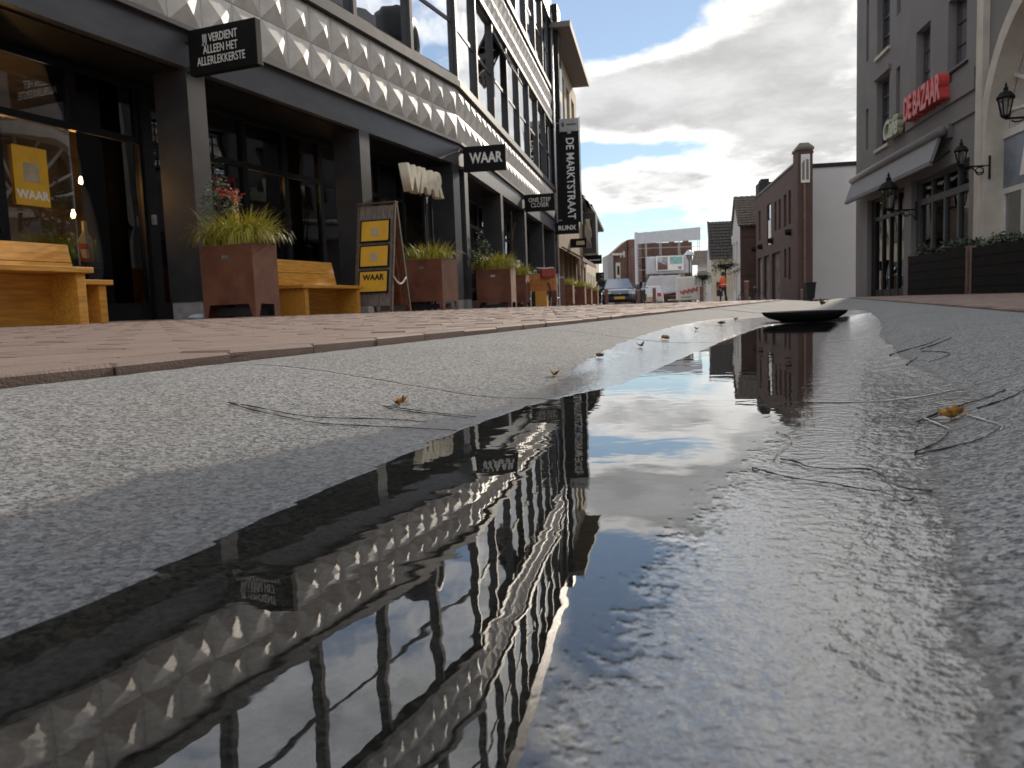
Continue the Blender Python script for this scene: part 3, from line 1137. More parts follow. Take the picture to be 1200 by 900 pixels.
# ------------------------------------------------------------------ things inside and on the shop window
def LM(s, y, z, rz=0, Fm=FL1):
    return Fm @ T(s, y, z, rz)


t_ = thing('poster', 'yellow poster lettered WAAR stuck inside the far left shop pane', 'poster', LM(-8.93, 0.93, 1.38))
b = MB(); b.box(-.20, .20, -.003, .003, 0, .62)
b.build('sheet', M['yellow'], t_)
b = MB(); b.box(-.09, .09, -.006, -.0035, .25, .45)
b.build('blank_square', M['box_cream'], t_)
text('lettering', 'WAAR', .13, M['white'], t_, FRONT(0, -.005, .11), .002, .95, .004)

bx0, bz = fx(FL1, 62, 306, 1.42)
bx1, _ = fx(FL1, 150, 306, 1.42)
cnt = thing('display_counter', 'long black display counter behind the far left shop pane', 'counter', LM(bx0 + .6, 1.25, bz - .69))
b = MB(); b.box(-1.6, 2.0, 0, .5, .62, .68)
b.build('counter_top', M['charcoal'], cnt)
b = MB(); b.box(-1.5, 1.9, .08, .46, 0, .62)
b.build('cabinet', M['black'], cnt)


def bottle_thing(s, y, z, h, m_, label, grp):
    b = MB()
    r_ = h * .16
    b.lathe([(r_ * .95, 0), (r_, .02), (r_, h * .55), (r_ * .4, h * .74), (r_ * .36, h), (0.001, h)], n=10)
    o = b.build('bottle', m_, smooth=True)
    o.matrix_world = LM(s, y, z)
    return tag(o, label, 'bottle', grp)


for i in range(10):
    s = bx0 + i * (bx1 - bx0) / 9.5 + random.uniform(-.02, .02)
    tall = i in (4,)
    bottle_thing(s, 1.42 + random.uniform(-.06, .06), bz, .5 if tall else random.uniform(.25, .34), M['bottle_w'] if i in (4, 7, 9) else M['bottle'],
                 'tall pale bottle rising above the green bottles in the left shop window' if tall else
                 (('pale bottle between green ones on the black window counter' if i == 7 else 'pale bottle at the right end of the row on the window counter') if i in (7, 9) else '%s green bottle from the left on the black window counter' % ['first', 'second', 'third', 'fourth', '', 'fifth', 'sixth', '', 'seventh', ''][i]),
                 'bottles on the window counter')
t_ = thing('price_card', 'small red and cream price card leaning among the green bottles', 'card', LM(fx(FL1, 101, 300, 1.29)[0], 1.29, bz))
b = MB(); b.hexa([(-.09, 0, 0), (.09, 0, 0), (.09, .01, 0), (-.09, .01, 0)], [(-.09, .05, .22), (.09, .05, .22), (.09, .06, .22), (-.09, .06, .22)])
b.build('card', M['box_red'], t_)
b = MB(); b.hexa([(-.055, -.004, .04), (.055, -.004, .04), (.055, .004, .04), (-.055, .004, .04)], [(-.055, .026, .15), (.055, .026, .15), (.055, .034, .15), (-.055, .034, .15)])
b.build('label', M['box_cream'], t_)
# pendant bulbs; the last two are added to brighten the dark interior
for s, y, z, lb in ((*(lambda q: (q[0], 1.6, q[1]))(fx(FL1, 95, 213, 1.6)), 'warm bulb glowing beside the arch reflection behind the left pane'),
                    (*(lambda q: (q[0], 2.0, q[1]))(fx(FL1, 1, 200, 2.0)), 'warm bulb glowing at the very left edge of the shop window'),
                    (*(lambda q: (q[0], 1.9, q[1]))(fx(FL1, 86, 252, 1.9)), 'small warm bulb hanging lowest behind the left pane'),
                    (-5.0, 1.4, 2.15, 'added warm bulb brightening the shelves behind the tall planter'),
                    (-3.95, 1.5, 2.2, 'added warm bulb brightening the room above the mint green ladder')):
    t_ = thing('pendant_lamp', lb, 'lamp', LM(s, y, z), 'pendant bulbs in the shop')
    b = MB(); b.lathe([(.006, -.03), (.020, -.012), (.023, .008), (.012, .045), (.010, .06)], n=10)
    b.build('bulb', M['bulb'], t_, smooth=True)
    b = MB(); b.tube([(0, 0, .06), (0, 0, 1.2)], .006, 6)
    b.build('cord', M['black'], t_)


def shelf_unit(s, y, wd, ht, nsh, label, seed):
    rnd = random.Random(seed)
    t_ = thing('shelf_unit', label, 'shelf', LM(s, y, .10), 'shelf units inside the shop')
    idx, kprev = 0, -1
    where = label.split('unit ')[1].replace('inside ', '')
    b = MB()
    b.box(0, .03, 0, .35, 0, ht)
    b.box(wd - .03, wd, 0, .35, 0, ht)
    b.build('upright', M['box_or'], t_)
    for k in range(nsh):
        z = .15 + k * (ht - .2) / (nsh - 1)
        b = MB(); b.box(.031, wd - .031, 0, .35, z, z + .03)
        b.build('shelf', M['box_or'], t_)
        if k < nsh - 1:
            x = .06
            while x < wd - .2:
                w_ = rnd.uniform(.09, .2)
                h_ = rnd.uniform(.12, .3)
                b = MB(); b.box(0, w_, 0, .2, 0, h_)
                m_ = rnd.choice([M['box_or'], M['box_red'], M['box_cream'], M['bottle'], M['box_cream'], M['interior']])
                o = b.build('product_box', m_, bevel=.006)
                o.matrix_world = LM(s + x, y + .04, .10 + z + .032)
                idx = idx + 1 if k == kprev else 0
                kprev = k
                cn = {'orange_box': 'orange', 'red_box': 'red', 'cream_box': 'cream', 'green_bottle': 'green', 'dark_interior': 'dark brown'}[m_.name]
                tag(o, '%s box, %s from left, %s shelf, %s' % (cn, ['first', 'second', 'third', 'fourth', 'fifth', 'sixth', 'seventh', 'eighth', 'ninth'][idx], ['bottom', 'second', 'third', 'fourth', 'fifth'][k], where), 'box', 'product boxes on the shop shelves')
                x += w_ + rnd.uniform(.02, .12)


shelf_unit(fx(FL1, 160, 300, 1.9)[0], 1.9, .9, 2.0, 5, 'orange wooden shelf unit inside by the door post', 1)
shelf_unit(fx(FL1, 270, 300, 2.0)[0], 2.0, 1.5, 1.9, 5, 'orange wooden shelf unit behind the tall corten planter', 2)
shelf_unit(fx(FL1, 383, 300, 1.7)[0], 1.7, .6, 2.1, 5, 'orange wooden shelf unit behind the glass left of the A-board', 3)
shelf_unit(-2.3, 2.6, 1.4, 1.7, 4, 'orange wooden shelf unit behind the A-board window', 4)
t_ = thing('step_ladder', 'mint green step ladder standing inside behind the small bench', 'ladder', LM(fx(FL1, 350, 300, 1.35)[0], 1.35, .10))
b = MB()
for x in (-.2, .2):
    b.tube([(x, 0, 0), (x, .25, 1.3)], .02, 6)
    b.build('rail', M['mint'], t_)
    b = MB()
for k in range(4):
    b = MB(); z = .3 + .27 * k
    b.box(-.18, .18, .19 * z - .04, .19 * z + .04, z, z + .025)
    b.build('rung', M['mint'], t_)
t_ = thing('crate', 'mint green crate on the shop floor beside the second column', 'crate', LM(fx(FL1, 398, 340, 1.25)[0], 1.25, .10))
b = MB()
for z in (.02, .13, .24):
    b.box(-.2, .2, -.14, -.125, z, z + .09)
    b.box(-.2, .2, .125, .14, z, z + .09)
    b.box(-.2, -.185, -.124, .124, z, z + .09)
    b.box(.185, .2, -.124, .124, z, z + .09)
b.build('slat', M['mint'], t_)
t_ = thing('chair', 'green topped stool chair under the counter behind the left pane', 'chair', LM(fx(FL1, 128, 340, 1.15)[0], 1.15, .10))
b = MB(); b.box(-.2, .2, -.18, .18, .42, .45); b.build('seat', M['mint'], t_, bevel=.01)
for x in (-.17, .17):
    for y in (-.15, .15):
        b = MB(); b.tube([(x, y, 0), (x * .9, y * .9, .42)], .014, 6); b.build('leg', M['steel'], t_)

# ------------------------------------------------------------------ projecting signs on the left
def proj_sign(label, Fm, s, o0, o1, z0, z1, th=0.10, lines=None, size=.1, xs=.8, dx=0.0, m_=None, fat=0.0, line=1.0):
    t_ = thing('projecting_sign', label, 'sign', Fm @ T(s, 0, z0), 'black signs projecting from the left fronts')
    b = MB(); b.box(-th / 2, th / 2, -o1, -o0, 0, z1 - z0)
    b.build('panel', M['signblack'], t_, bevel=.006)
    b = MB(); b.box(-.03, .03, -o0 - .004, 0.02, .06, .12); b.box(-.03, .03, -o0 - .004, 0.02, z1 - z0 - .12, z1 - z0 - .06)
    b.build('bracket', M['mullion'], t_)
    if lines:
        text('lettering', lines, size, m_ or M['white'], t_, SIDE(-th / 2 - .003, -(o0 + o1) / 2 + dx, (z1 - z0) / 2), .004, xs, fat, 1.0, line)
    return t_


proj_sign('nearest black projecting sign reading JIJ VERDIENT ALLEEN HET ALLERLEKKERSTE above the tall planter', FL1, -7.5, .06, 1.03, 2.94, 3.45,
          lines='JIJ VERDIENT\nALLEEN HET\nALLERLEKKERSTE', size=.135, xs=.66, dx=.02, line=.92)
proj_sign('black projecting sign with bold WAAR lettering at the kink of the front', FL2, 0.2, .06, .95, 2.93, 3.44, lines='WAAR', size=.29, xs=.78, dx=-.03, fat=.008)
proj_sign('black projecting sign reading ONE STEP CLOSER beyond the WAAR sign', FL2, 8.0, .05, .98, 2.97, 3.48, lines='ONE STEP\nCLOSER', size=.18, xs=.85, line=.85)
proj_sign('black projecting sign reading RUNX under the tall street banner', FL2, 15.4, .05, .99, 2.90, 3.36, lines='RUNX', size=.25, xs=1.0, fat=.006)
sg = proj_sign('small black projecting sign with a pale blank plate beyond the street banner', FL2, 21.5, .0, .76, 2.78, 3.2)
b = MB(); b.box(-.056, -.051, -.66, -.28, .12, .30); b.build('plate', M['box_cream'], sg)
sg = proj_sign('black projecting sign with a pale strip in front of the dark bay', FL2, 29.0, .0, .95, 2.35, 2.85)
b = MB(); b.box(-.056, -.051, -.85, -.25, .19, .26); b.build('plate', M['steel'], sg)
sg = proj_sign('farthest small square black projecting sign on the cream house', FL2, 37.5, -.05, .5, 1.6, 2.2)
b = MB(); b.box(-.056, -.051, -.44, -.12, .12, .38); b.build('plate', M['navy'], sg)
# tall banner
t_ = thing('street_banner', 'tall black vertical banner reading DE MARKTSTRAAT with pale header', 'banner', FL2 @ T(16.0, 0, 3.40))
b = MB(); b.box(-.04, .04, -1.03, -.27, 0, 3.55); b.build('panel', M['signblack'], t_)
b = MB(); b.box(-.045, .045, -1.03, -.27, 3.552, 4.05); b.box(-.0455, .0455, -.72, -.58, 3.47, 3.552); b.build('header', M['concrete'], t_)
b = MB(); b.box(-.049, -.0455, -.45, -.36, 3.74, 3.90); b.box(-.049, -.0455, -.92, -.55, 3.79, 3.85); b.build('emblem', M['mullion'], t_)
text('lettering', 'DE MARKTSTRAAT', .44, M['white'], t_, basis((-.046, -.65, 1.72), Vector((0, 0, -1)), Vector((0, -1, 0)), Vector((-1, 0, 0))), .004, .86, .004)
for z in (.1, 3.9):
    b = MB(); b.tube([(0, -.27, z), (0, .02, z)], .02, 6); b.build('bracket', M['steel'], t_)
b = MB(); b.tube([(0, -1.06, -.1), (0, -1.06, 4.1)], .02, 6); b.build('edge_rail', M['steel'], t_)

# chunky cream letters on two posts, standing in the second planter
zt = 2.30
t_ = thing('letter_sign', 'thick cream foam letters WAAR raised on two thin posts behind the A-board', 'sign', FL1 @ T(-2.55, -.45, ZB))
text('letters', 'WAAR', .56, M['cream_letter'], t_, FRONT(0, 0, 2.22), .16, .80, .030, .93)
for x in (.02, .30):
    b = MB(); b.box(x - .018, x + .018, -.02, .02, 0.0, 2.1); b.build('post', M['black'], t_)

# ------------------------------------------------------------------ planters and their plants
def planter_mesh(t_, wd, dp, ht, legcut=True):
    """wd along x, dp along -y (towards the street)"""
    th = .012
    lg = .09
    for (nm, pts, ext) in (('side_panel', [(0, 0, 0), (0, 0, ht), (0, -dp, ht), (0, -dp, 0), (0, -dp + lg * .5, 0), (0, -dp + lg, .16), (0, -lg, .16), (0, -lg * .5, 0)], (th, 0, 0)),
                           ('side_panel', [(wd - th, 0, 0), (wd - th, 0, ht), (wd - th, -dp, ht), (wd - th, -dp, 0), (wd - th, -dp + lg * .5, 0), (wd - th, -dp + lg, .16), (wd - th, -lg, .16), (wd - th, -lg * .5, 0)], (th, 0, 0)),
                           ('front_panel', [(th, -dp, 0), (th, -dp, ht), (wd - th, -dp, ht), (wd - th, -dp, 0), (wd - th - lg, -dp, 0), (wd - th - lg, -dp, .15), (th + lg, -dp, .16), (th + lg * .5, -dp, 0)], (0, th, 0)),
                           ('rear_panel', [(th, 0, 0), (th, 0, ht), (wd - th, 0, ht), (wd - th, 0, 0)], (0, -th, 0))):
        b = MB(); b.prism(pts, ext); b.build(nm, M['corten'], t_)
    b = MB(); b.box(th, wd - th, -dp + th, -th, .16, ht - .05); b.build('soil', M['soil'], t_)
    b = MB(); b.box(.1, wd - .1, -dp + .1, -.1, .03, .12); b.build('foot', M['charcoal'], t_)
    b = MB(); b.box(-.004, -.0005, -dp * .55, -dp * .42, ht - .16, ht - .12); b.build('plaque', M['steel'], t_)


def grass_mesh(name, wd, dp, n_, seed, hh=(.28, .5), m_=None, lean=1.0, width=.009):
    rnd = random.Random(seed)
    b = MB()
    for i in range(n_):
        x, y = rnd.uniform(.04, wd - .04), -rnd.uniform(.04, dp - .04)
        cx_, cy_ = x - wd / 2, y + dp / 2
        a = math.atan2(cy_, cx_) + rnd.gauss(0, .7)
        ln = rnd.uniform(*hh)
        out = lean * rnd.uniform(.25, .9)
        p = Vector((x, y, 0))
        d = Vector((math.cos(a), math.sin(a), 0))
        sd_ = Vector((-d.y, d.x, 0)) * width
        pts = []
        ns = 5
        for k in range(ns + 1):
            q = k / ns
            bend = out * 1.9 * q
            pts.append(p.copy())
            p = p + (d * math.sin(bend) + Vector((0, 0, math.cos(bend)))) * ln / ns
        vs = []
        for k, q in enumerate(pts):
            wv = sd_ * (1 - (k / ns) ** 2 * .92)
            vs += [q - wv, q + wv]
        b.add(vs, [(2 * k, 2 * k + 1, 2 * k + 3, 2 * k + 2) for k in range(ns)])
    return b.mesh(name, m_ or M['grass_blade'])


def leafy(b, center, rad, n_, rnd, size=.03, hollow=.4):
    for i in range(n_):
        while True:
            v = Vector((rnd.uniform(-1, 1), rnd.uniform(-1, 1), rnd.uniform(-1, 1)))
            if hollow < v.length < 1:
                break
        p = Vector(center) + Vector((v.x * rad[0], v.y * rad[1], v.z * rad[2]))
        d = Vector((rnd.gauss(0, 1), rnd.gauss(0, 1), rnd.gauss(0, 1))).normalized()
        e = d.orthogonal().normalized()
        s = size * rnd.uniform(.6, 1.4)
        b.face(p - d * s, p + e * s * .4, p + d * s, p - e * s * .4)


planter_defs = [
    (FL1 @ T(-7.78, -.22, ZB), .44, .74, .84, 'tall corten steel planter with yellow-green grass at the first column'),
    (FL1 @ T(-2.95, -.20, ZB), .62, .75, .88, 'corten planter half hidden behind the A-board'),
    (FL2 @ T(1.05, -.02, 0.07), .62, .78, .88, 'broad corten planter right beside the WAAR projecting sign'),
    (FL2 @ T(3.4, -.05, 0.06), .62, .7, .84, 'corten planter behind the parked bicycle'),
    (FL2 @ T(11.2, -.35, 0.0), .62, .75, .80, 'corten planter just beyond the orange wooden stand'),
    (FL2 @ T(13.6, -.55, -.02), .62, .75, .80, 'second corten planter beyond the orange wooden stand'),
    (FL2 @ T(17.2, -.50, -.04), .62, .75, .80, 'third corten planter beyond the orange wooden stand'),
    (FL2 @ T(21.5, -.45, -.06), .62, .75, .80, 'last corten planter of the row before the dark car'),
]
gm = [grass_mesh('ornamental_grass', .48 if i == 0 else .6, .74, 1100 if i in (0, 2) else 520, 3 + i, (.36, .62) if i in (0, 2) else (.3, .5), lean=2.1, width=.007) for i in range(8)]
glabels = ['full yellow-green arching grass spilling over the tall first planter', 'yellow-green grass in the planter behind the A-board', 'bushy yellow-green grass in the planter beside the WAAR sign',
           'low green plants in the planter behind the bicycle', 'yellow-green grass in the planter just beyond the orange stand', 'yellow-green grass in the second planter beyond the orange stand',
           'yellow-green grass in the third planter beyond the orange stand', 'yellow-green grass in the last planter before the dark car']
for i, (PM, wd, dp, ht, lb) in enumerate(planter_defs):
    t_ = thing('planter', lb, 'planter', PM, 'corten planters along the left fronts')
    planter_mesh(t_, wd, dp, ht)
    o = link('ornamental_grass', gm[i], None, PM @ T(0, 0, ht - .06))
    tag(o, glabels[i], 'grass plant', 'grasses in the corten planters')
# olive shrub with red flowers, tied to a wooden stake, in the first planter
PM = planter_defs[0][0]
rnd = random.Random(5)
t_ = thing('olive_shrub', 'grey-green shrub with red flowers tied to a wooden stake behind the first grass', 'shrub', PM @ T(.25, -.12, .80))
b = MB(); leafy(b, (0, 0, .55), (.30, .22, .30), 420, rnd, .035, .1); leafy(b, (0, 0, .85), (.10, .10, .25), 60, rnd, .03, 0); b.build('foliage', M['leaf_grey'], t_)
b = MB(); leafy(b, (.06, -.1, .66), (.22, .14, .07), 60, rnd, .035, 0); b.build('flowers', M['red_flower'], t_)
b = MB(); b.tube([(0, 0, 0), (.01, 0, .4), (0, .02, .9)], [.014, .011, .005], 6); b.tube([(.01, 0, .3), (.12, -.05, .6)], .007, 5); b.tube([(.01, 0, .3), (-.12, -.05, .6)], .007, 5); b.build('stem', M['twig'], t_)
b = MB(); b.box(.22, .30, -.02, .02, 0, .72); b.build('stake', M['wood'], t_)
PM = planter_defs[2][0]
t_ = thing('olive_shrub', 'grey-green shrub standing at the back of the planter beside the WAAR sign', 'shrub', PM @ T(.12, -.12, .82))
b = MB(); leafy(b, (0, 0, .45), (.30, .25, .32), 360, rnd, .035, .1); leafy(b, (-.02, 0, .85), (.1, .1, .22), 50, rnd, .03, 0); b.build('foliage', M['leaf_grey'], t_)
b = MB(); b.tube([(0, 0, 0), (.01, 0, .4), (0, .02, .8)], [.014, .011, .005], 6); b.build('stem', M['twig'], t_)
# dry branches in a pot behind the A-board
t_ = thing('dry_branches', 'bare dry branches in a pale pot behind the top of the A-board', 'branches', FL1 @ T(-3.28, .25, ZB))
b = MB(); b.lathe([(.13, 0), (.17, .5), (.19, 1.2), (.17, 1.22), (.15, 1.1), (.001, 1.1)], n=14); b.build('pot', M['concrete'], t_, smooth=True)
b = MB()
for i in range(9):
    a = rnd.uniform(0, 6.28)
    p = [Vector((0, 0, 1.1))]
    for k in range(4):
        p.append(p[-1] + Vector((math.cos(a) * .07 + rnd.gauss(0, .03), math.sin(a) * .07 + rnd.gauss(0, .03), rnd.uniform(.16, .3))))
    b.tube(p, [.018, .014, .011, .008, .004], 5)
b.build('branch', M['twig'], t_)
# tall bare climbing stems seen against the black glass
t_ = thing('bare_tree', 'thin bare young tree against the black glass beyond the broad planter', 'tree', FL2 @ T(5.6, -.05, 0.05))
b = MB(); b.tube([(0, 0, 0), (.03, 0, .9), (-.04, 0, 1.6), (.05, 0, 2.7)], [.035, .028, .02, .01], 6); b.build('trunk', M['twig'], t_)
b = MB(); b.tube([(-.03, 0, 1.5), (-.4, -.1, 1.9), (-.5, -.1, 2.2)], [.016, .012, .006], 5); b.tube([(.0, 0, 1.3), (-.35, 0, .9), (-.5, 0, .5)], [.014, .012, .01], 5); b.tube([(0, 0, 1.9), (.3, -.05, 2.4)], [.014, .006], 5)
b.build('branch', M['twig'], t_)

# ------------------------------------------------------------------ benches
def bench(label, Mx, ln, back=True, sd=.46, sh=.40):
    t_ = thing('wooden_bench', label, 'bench', Mx, 'yellow wooden benches in front of the shop')
    b = MB(); b.box(-.03, ln + .03, -sd, 0, sh - .045, sh); b.build('seat', M['wood'], t_, bevel=.005)
    for x in (.03, ln - .11):
        b = MB(); b.box(x, x + .08, -sd + .03, -.03, 0, sh - .046); b.build('end_panel', M['wood'], t_, bevel=.004)
    b = MB(); b.box(.112, ln - .112, -.10, -.06, .0, sh - .047); b.build('rear_panel', M['wood'], t_)
    if back:
        for k in range(2):
            z0, z1 = sh + .01 + k * .175, sh + .18 + k * .175
            y0, y1 = .0 + .10 * (z0 - sh), .0 + .22 * (z1 - sh)
            y0 = .22 * (z0 - sh)
            b = MB(); b.hexa([(0, y0 - .03, z0), (ln, y0 - .03, z0), (ln, y0 + .005, z0), (0, y0 + .005, z0)], [(0, y1 - .03, z1), (ln, y1 - .03, z1), (ln, y1 + .005, z1), (0, y1 + .005, z1)])
            b.build('back_board', M['wood'], t_, bevel=.004)
        for x in (.15, ln - .2):
            b = MB(); b.hexa([(x, .006, sh - .3), (x + .06, .006, sh - .3), (x + .06, .04, sh - .3), (x, .04, sh - .3)], [(x, .085, sh + .34), (x + .06, .085, sh + .34), (x + .06, .12, sh + .34), (x, .12, sh + .34)])
            b.build('back_post', M['wood'], t_)
    return t_


bench('small yellow wooden bench between the tall planter and the A-board', FL1 @ T(-6.55, -.30, ZB), 1.38)
bench('yellow wooden bench with back at the left edge, behind the backless one', FL1 @ T(-11.35, -.32, ZB), 1.78)
bench('backless yellow wooden bench nearest to the left edge', FL1 @ T(-12.1, -1.05, ZB - .005), 1.72, back=False, sd=.42, sh=.46)

# ------------------------------------------------------------------ A-board
AM = FL1 @ T(-4.62, -.75, ZB + .0, -86)
t_ = thing('a_board', 'weathered A-board with three yellow posters and a white rope', 'sandwich board', AM)
HT, LW, SPL = 1.62, .62, .33


def board_panel(sgn, m_, nm):
    # leaning board facing local -y (sgn=-1) or +y
    y0, y1 = sgn * SPL, sgn * .02
    n_ = Vector((0, -HT, SPL * sgn * -1)).normalized()
    b = MB()
    nb_ = 6
    for k in range(nb_):
        x0 = -LW / 2 + .03 + (LW - .06) / nb_ * k + .002
        x1 = x0 + (LW - .06) / nb_ - .004
        b = MB()
        b.hexa([(x0, y0 * .93, .10), (x1, y0 * .93, .10), (x1, y0 * .93 + .018, .10), (x0, y0 * .93 + .018, .10)], [(x0, y1, HT - .03), (x1, y1, HT - .03), (x1, y1 + .018, HT - .03), (x0, y1 + .018, HT - .03)])
        b.build('plank', m_, t_)
    for x in (-LW / 2, LW / 2 - .032):
        b = MB(); b.hexa([(x, y0, 0), (x + .032, y0, 0), (x + .032, y0 + .04, 0), (x, y0 + .04, 0)], [(x, y1 - .01, HT), (x + .032, y1 - .01, HT), (x + .032, y1 + .03, HT), (x, y1 + .03, HT)])
        b.build('stile', M['twig'], t_)


board_panel(-1, M['aboard'], 'front')
board_panel(1, M['aboard_red'], 'rear')
b = MB(); b.box(-LW / 2 - .004, LW / 2 + .004, -.05, .065, HT + .001, HT + .02); b.build('top_cap', M['twig'], t_)
tilt = math.atan2(SPL - .02, HT)
for k in range(3):
    zc = .46 + .375 * k
    yc = -(SPL * .93 * (1 - zc / HT) + .02) - .012
    Mt = Matrix.Translation((.0 + 0, yc, zc)) @ Matrix.Rotation(-tilt, 4, 'X')
    b = MB(); b.box(-.245, .245, -.012, .0, -.17, .17)
    fr_ = b.build('poster_frame', M['black'], t_, M=Mt)
    b = MB(); b.box(-.22, .22, -.016, -.0125, -.148, .148)
    b.build('poster', M['yellow'], fr_)
    if k == 0:
        text('lettering', 'WAAR', .12, M['black'], fr_, FRONT(0, -.018, .06), .002, .95, .004)
    else:
        b = MB(); b.box(-.06, .06, -.019, -.0165, -.075, .045); b.build('blank_square', M['box_cream'], fr_)
b = MB()
b.tube([(LW / 2, -.21 + .42 * q / 10, .52 - .10 * math.sin(math.pi * q / 10)) for q in range(11)], .014, 6)
b.build('rope', M['rope'], t_, smooth=True)
# ------------------------------------------------------------------ walls with real openings
def facade(b, x0, x1, z0, z1, openings, depth=.22, y=0.0):
    xs = sorted({x0, x1, *[o[0] for o in openings], *[o[1] for o in openings]})
    zs = sorted({z0, z1, *[o[2] for o in openings], *[o[3] for o in openings]})
    for i in range(len(xs) - 1):
        for j in range(len(zs) - 1):
            cx_, cz_ = (xs[i] + xs[i + 1]) / 2, (zs[j] + zs[j + 1]) / 2
            if any(o[0] < cx_ < o[1] and o[2] < cz_ < o[3] for o in openings):
                continue
            b.face((xs[i], y, zs[j]), (xs[i + 1], y, zs[j]), (xs[i + 1], y, zs[j + 1]), (xs[i], y, zs[j + 1]))
    for (a, c, d, e) in openings:
        b.face((a, y, d), (a, y + depth, d), (a, y + depth, e), (a, y, e))
        b.face((c, y, d), (c, y, e), (c, y + depth, e), (c, y + depth, d))
        b.face((a, y, e), (a, y + depth, e), (c, y + depth, e), (c, y, e))
        b.face((a, y, d), (c, y, d), (c, y + depth, d), (a, y + depth, d))


def shell(b, x0, x1, z0, z1, dp, y=0.0):
    b.face((x0, y, z0), (x0, y, z1), (x0, y + dp, z1), (x0, y + dp, z0))
    b.face((x1, y, z0), (x1, y + dp, z0), (x1, y + dp, z1), (x1, y, z1))
    b.face((x0, y + dp, z0), (x0, y + dp, z1), (x1, y + dp, z1), (x1, y + dp, z0))
    b.face((x0, y, z1), (x1, y, z1), (x1, y + dp, z1), (x0, y + dp, z1))


def casement(root, x0, x1, z0, z1, y, fm, gm_, nx=2, nz=3, fw=.06, bar=.03, sill=None):
    """window > pane, sill"""
    b = MB()
    b.box(x0, x1, y - .05, y + .03, z0, z0 + fw); b.box(x0, x1, y - .05, y + .03, z1 - fw, z1)
    b.box(x0, x0 + fw, y - .05, y + .03, z0 + fw, z1 - fw); b.box(x1 - fw, x1, y - .05, y + .03, z0 + fw, z1 - fw)
    for k in range(1, nx):
        x = x0 + (x1 - x0) * k / nx
        b.box(x - bar / 2, x + bar / 2, y - .04, y + .02, z0 + fw, z1 - fw)
    for k in range(1, nz):
        z = z0 + (z1 - z0) * k / nz
        b.box(x0 + fw, x1 - fw, y - .036, y + .016, z - bar / 2, z + bar / 2)
    f = b.build('window', fm, root)
    g = MB(); g.box(x0 + fw, x1 - fw, y - .01, y - .002, z0 + fw, z1 - fw); g.build('pane', gm_, f)
    if sill:
        s_ = MB(); s_.box(x0 - .06, x1 + .06, -.06, y - .051, z0 - .08, z0 - .002); s_.build('sill', sill, f)
    return f


# ------------------------------------------------------------------ right-hand stucco corner building
caf = thing('corner_building', 'tall grey stucco corner building with awnings and a red letter sign', 'building', FR)
px2 = lambda *a, **k: fx(FR, *a, **k)
W1 = (4.95, 5.85, 4.66, 6.05)
W2 = (6.85, 7.80, 4.66, 6.05)
BW = (1.95, 3.05, 3.95, 5.75)
BW2 = (1.95, 3.05, 6.35, 8.3)
ops = [W1, W2, BW, BW2]
for x0, x1 in ((W1[0], W1[1]), (W2[0], W2[1])):
    ops += [(x0, x1, 7.5, 9.0)]
ops += [(1.95, 3.05, 9.0, 9.6)]
SL = [(.95, 1.20, 4.15, 5.25), (.95, 1.20, 6.55, 8.2), (3.55, 3.85, 4.35, 5.65), (3.55, 3.85, 6.9, 8.4)]
ops += SL
DO = (1.15, 4.25, -.1, 2.72)
SW = (4.75, 8.05, .75, 2.72)
ops += [DO, SW]
b = MB(); facade(b, 0, 8.5, -.2, 10.7, ops, .30); shell(b, 0, 8.5, -.2, 10.7, 12)
b.build('wall', M['stucco_grey'], caf)
dark_fm = mat('dark_blue_frame', (0.03, 0.033, 0.045), 0.4)
for (x0, x1, z0, z1) in [W1, W2] + [o for o in ops if o[2] == 7.5]:
    casement(caf, x0 + .01, x1 - .01, z0 + .01, z1 - .01, .22, M['mullion'], M['solar_glass'], 2, 3, .05, .03)
for (x0, x1, z0, z1) in (BW, BW2, (1.95, 3.05, 9.0, 9.6)):
    casement(caf, x0 + .01, x1 - .01, z0 + .01, z1 - .01, .20, dark_fm, M['far_glass'], 2, 4, .08, .06, M['stone_trim'])
    b = MB()
    b.box(x0 - .10, x1 + .10, -.07, -.001, z1 + .02, z1 + .14)
    b.build('lintel', M['stucco_grey'], caf)
for (x0, x1, z0, z1) in SL:
    b = MB(); b.box(x0 + .002, x1 - .002, .12, .2, z0 + .002, z1 - .002); b.build('slot_recess', M['interior'], caf)
def mirrored(px, py, off):
    # where the office window glass reflects photo pixel (px, py) onto the plane y = off of the right-hand front
    inv = FL1.inverted()
    o, d = inv @ CAMP, inv.to_3x3() @ ray(px, py)
    q = o + d * ((.15 - o.y) / d.y)
    d.y = -d.y
    q, d = FR.inverted() @ (FL1 @ q), FR.inverted().to_3x3() @ (FL1.to_3x3() @ d)
    h = q + d * ((off - q.y) / d.y)
    return h.x, h.z


cha, chz0 = mirrored(443, 60, 2.0)
chb, chz1 = mirrored(472, 15, 2.0)
chx, chr = (cha + chb) / 2, abs(chb - cha) / 2
b = MB(); b.lathe([(chr, 9.6), (chr, chz1 - chr * .7), (chr * .92, chz1 - chr * .4), (chr * .7, chz1 - chr * .12), (chr * .3, chz1), (.001, chz1)], (chx, 2.0, 0), 20); b.build('chimney', M['charcoal_dark'], caf, smooth=True)
b = MB(); b.box(4.4, 8.3, -.05, -.002, 3.95, 4.36); b.build('sign_board', M['stucco_grey'], caf)
b = MB(); b.box(0.0, 8.5, -.045, -.0, 3.52, 3.60); b.build('string_course', M['stucco_grey'], caf)
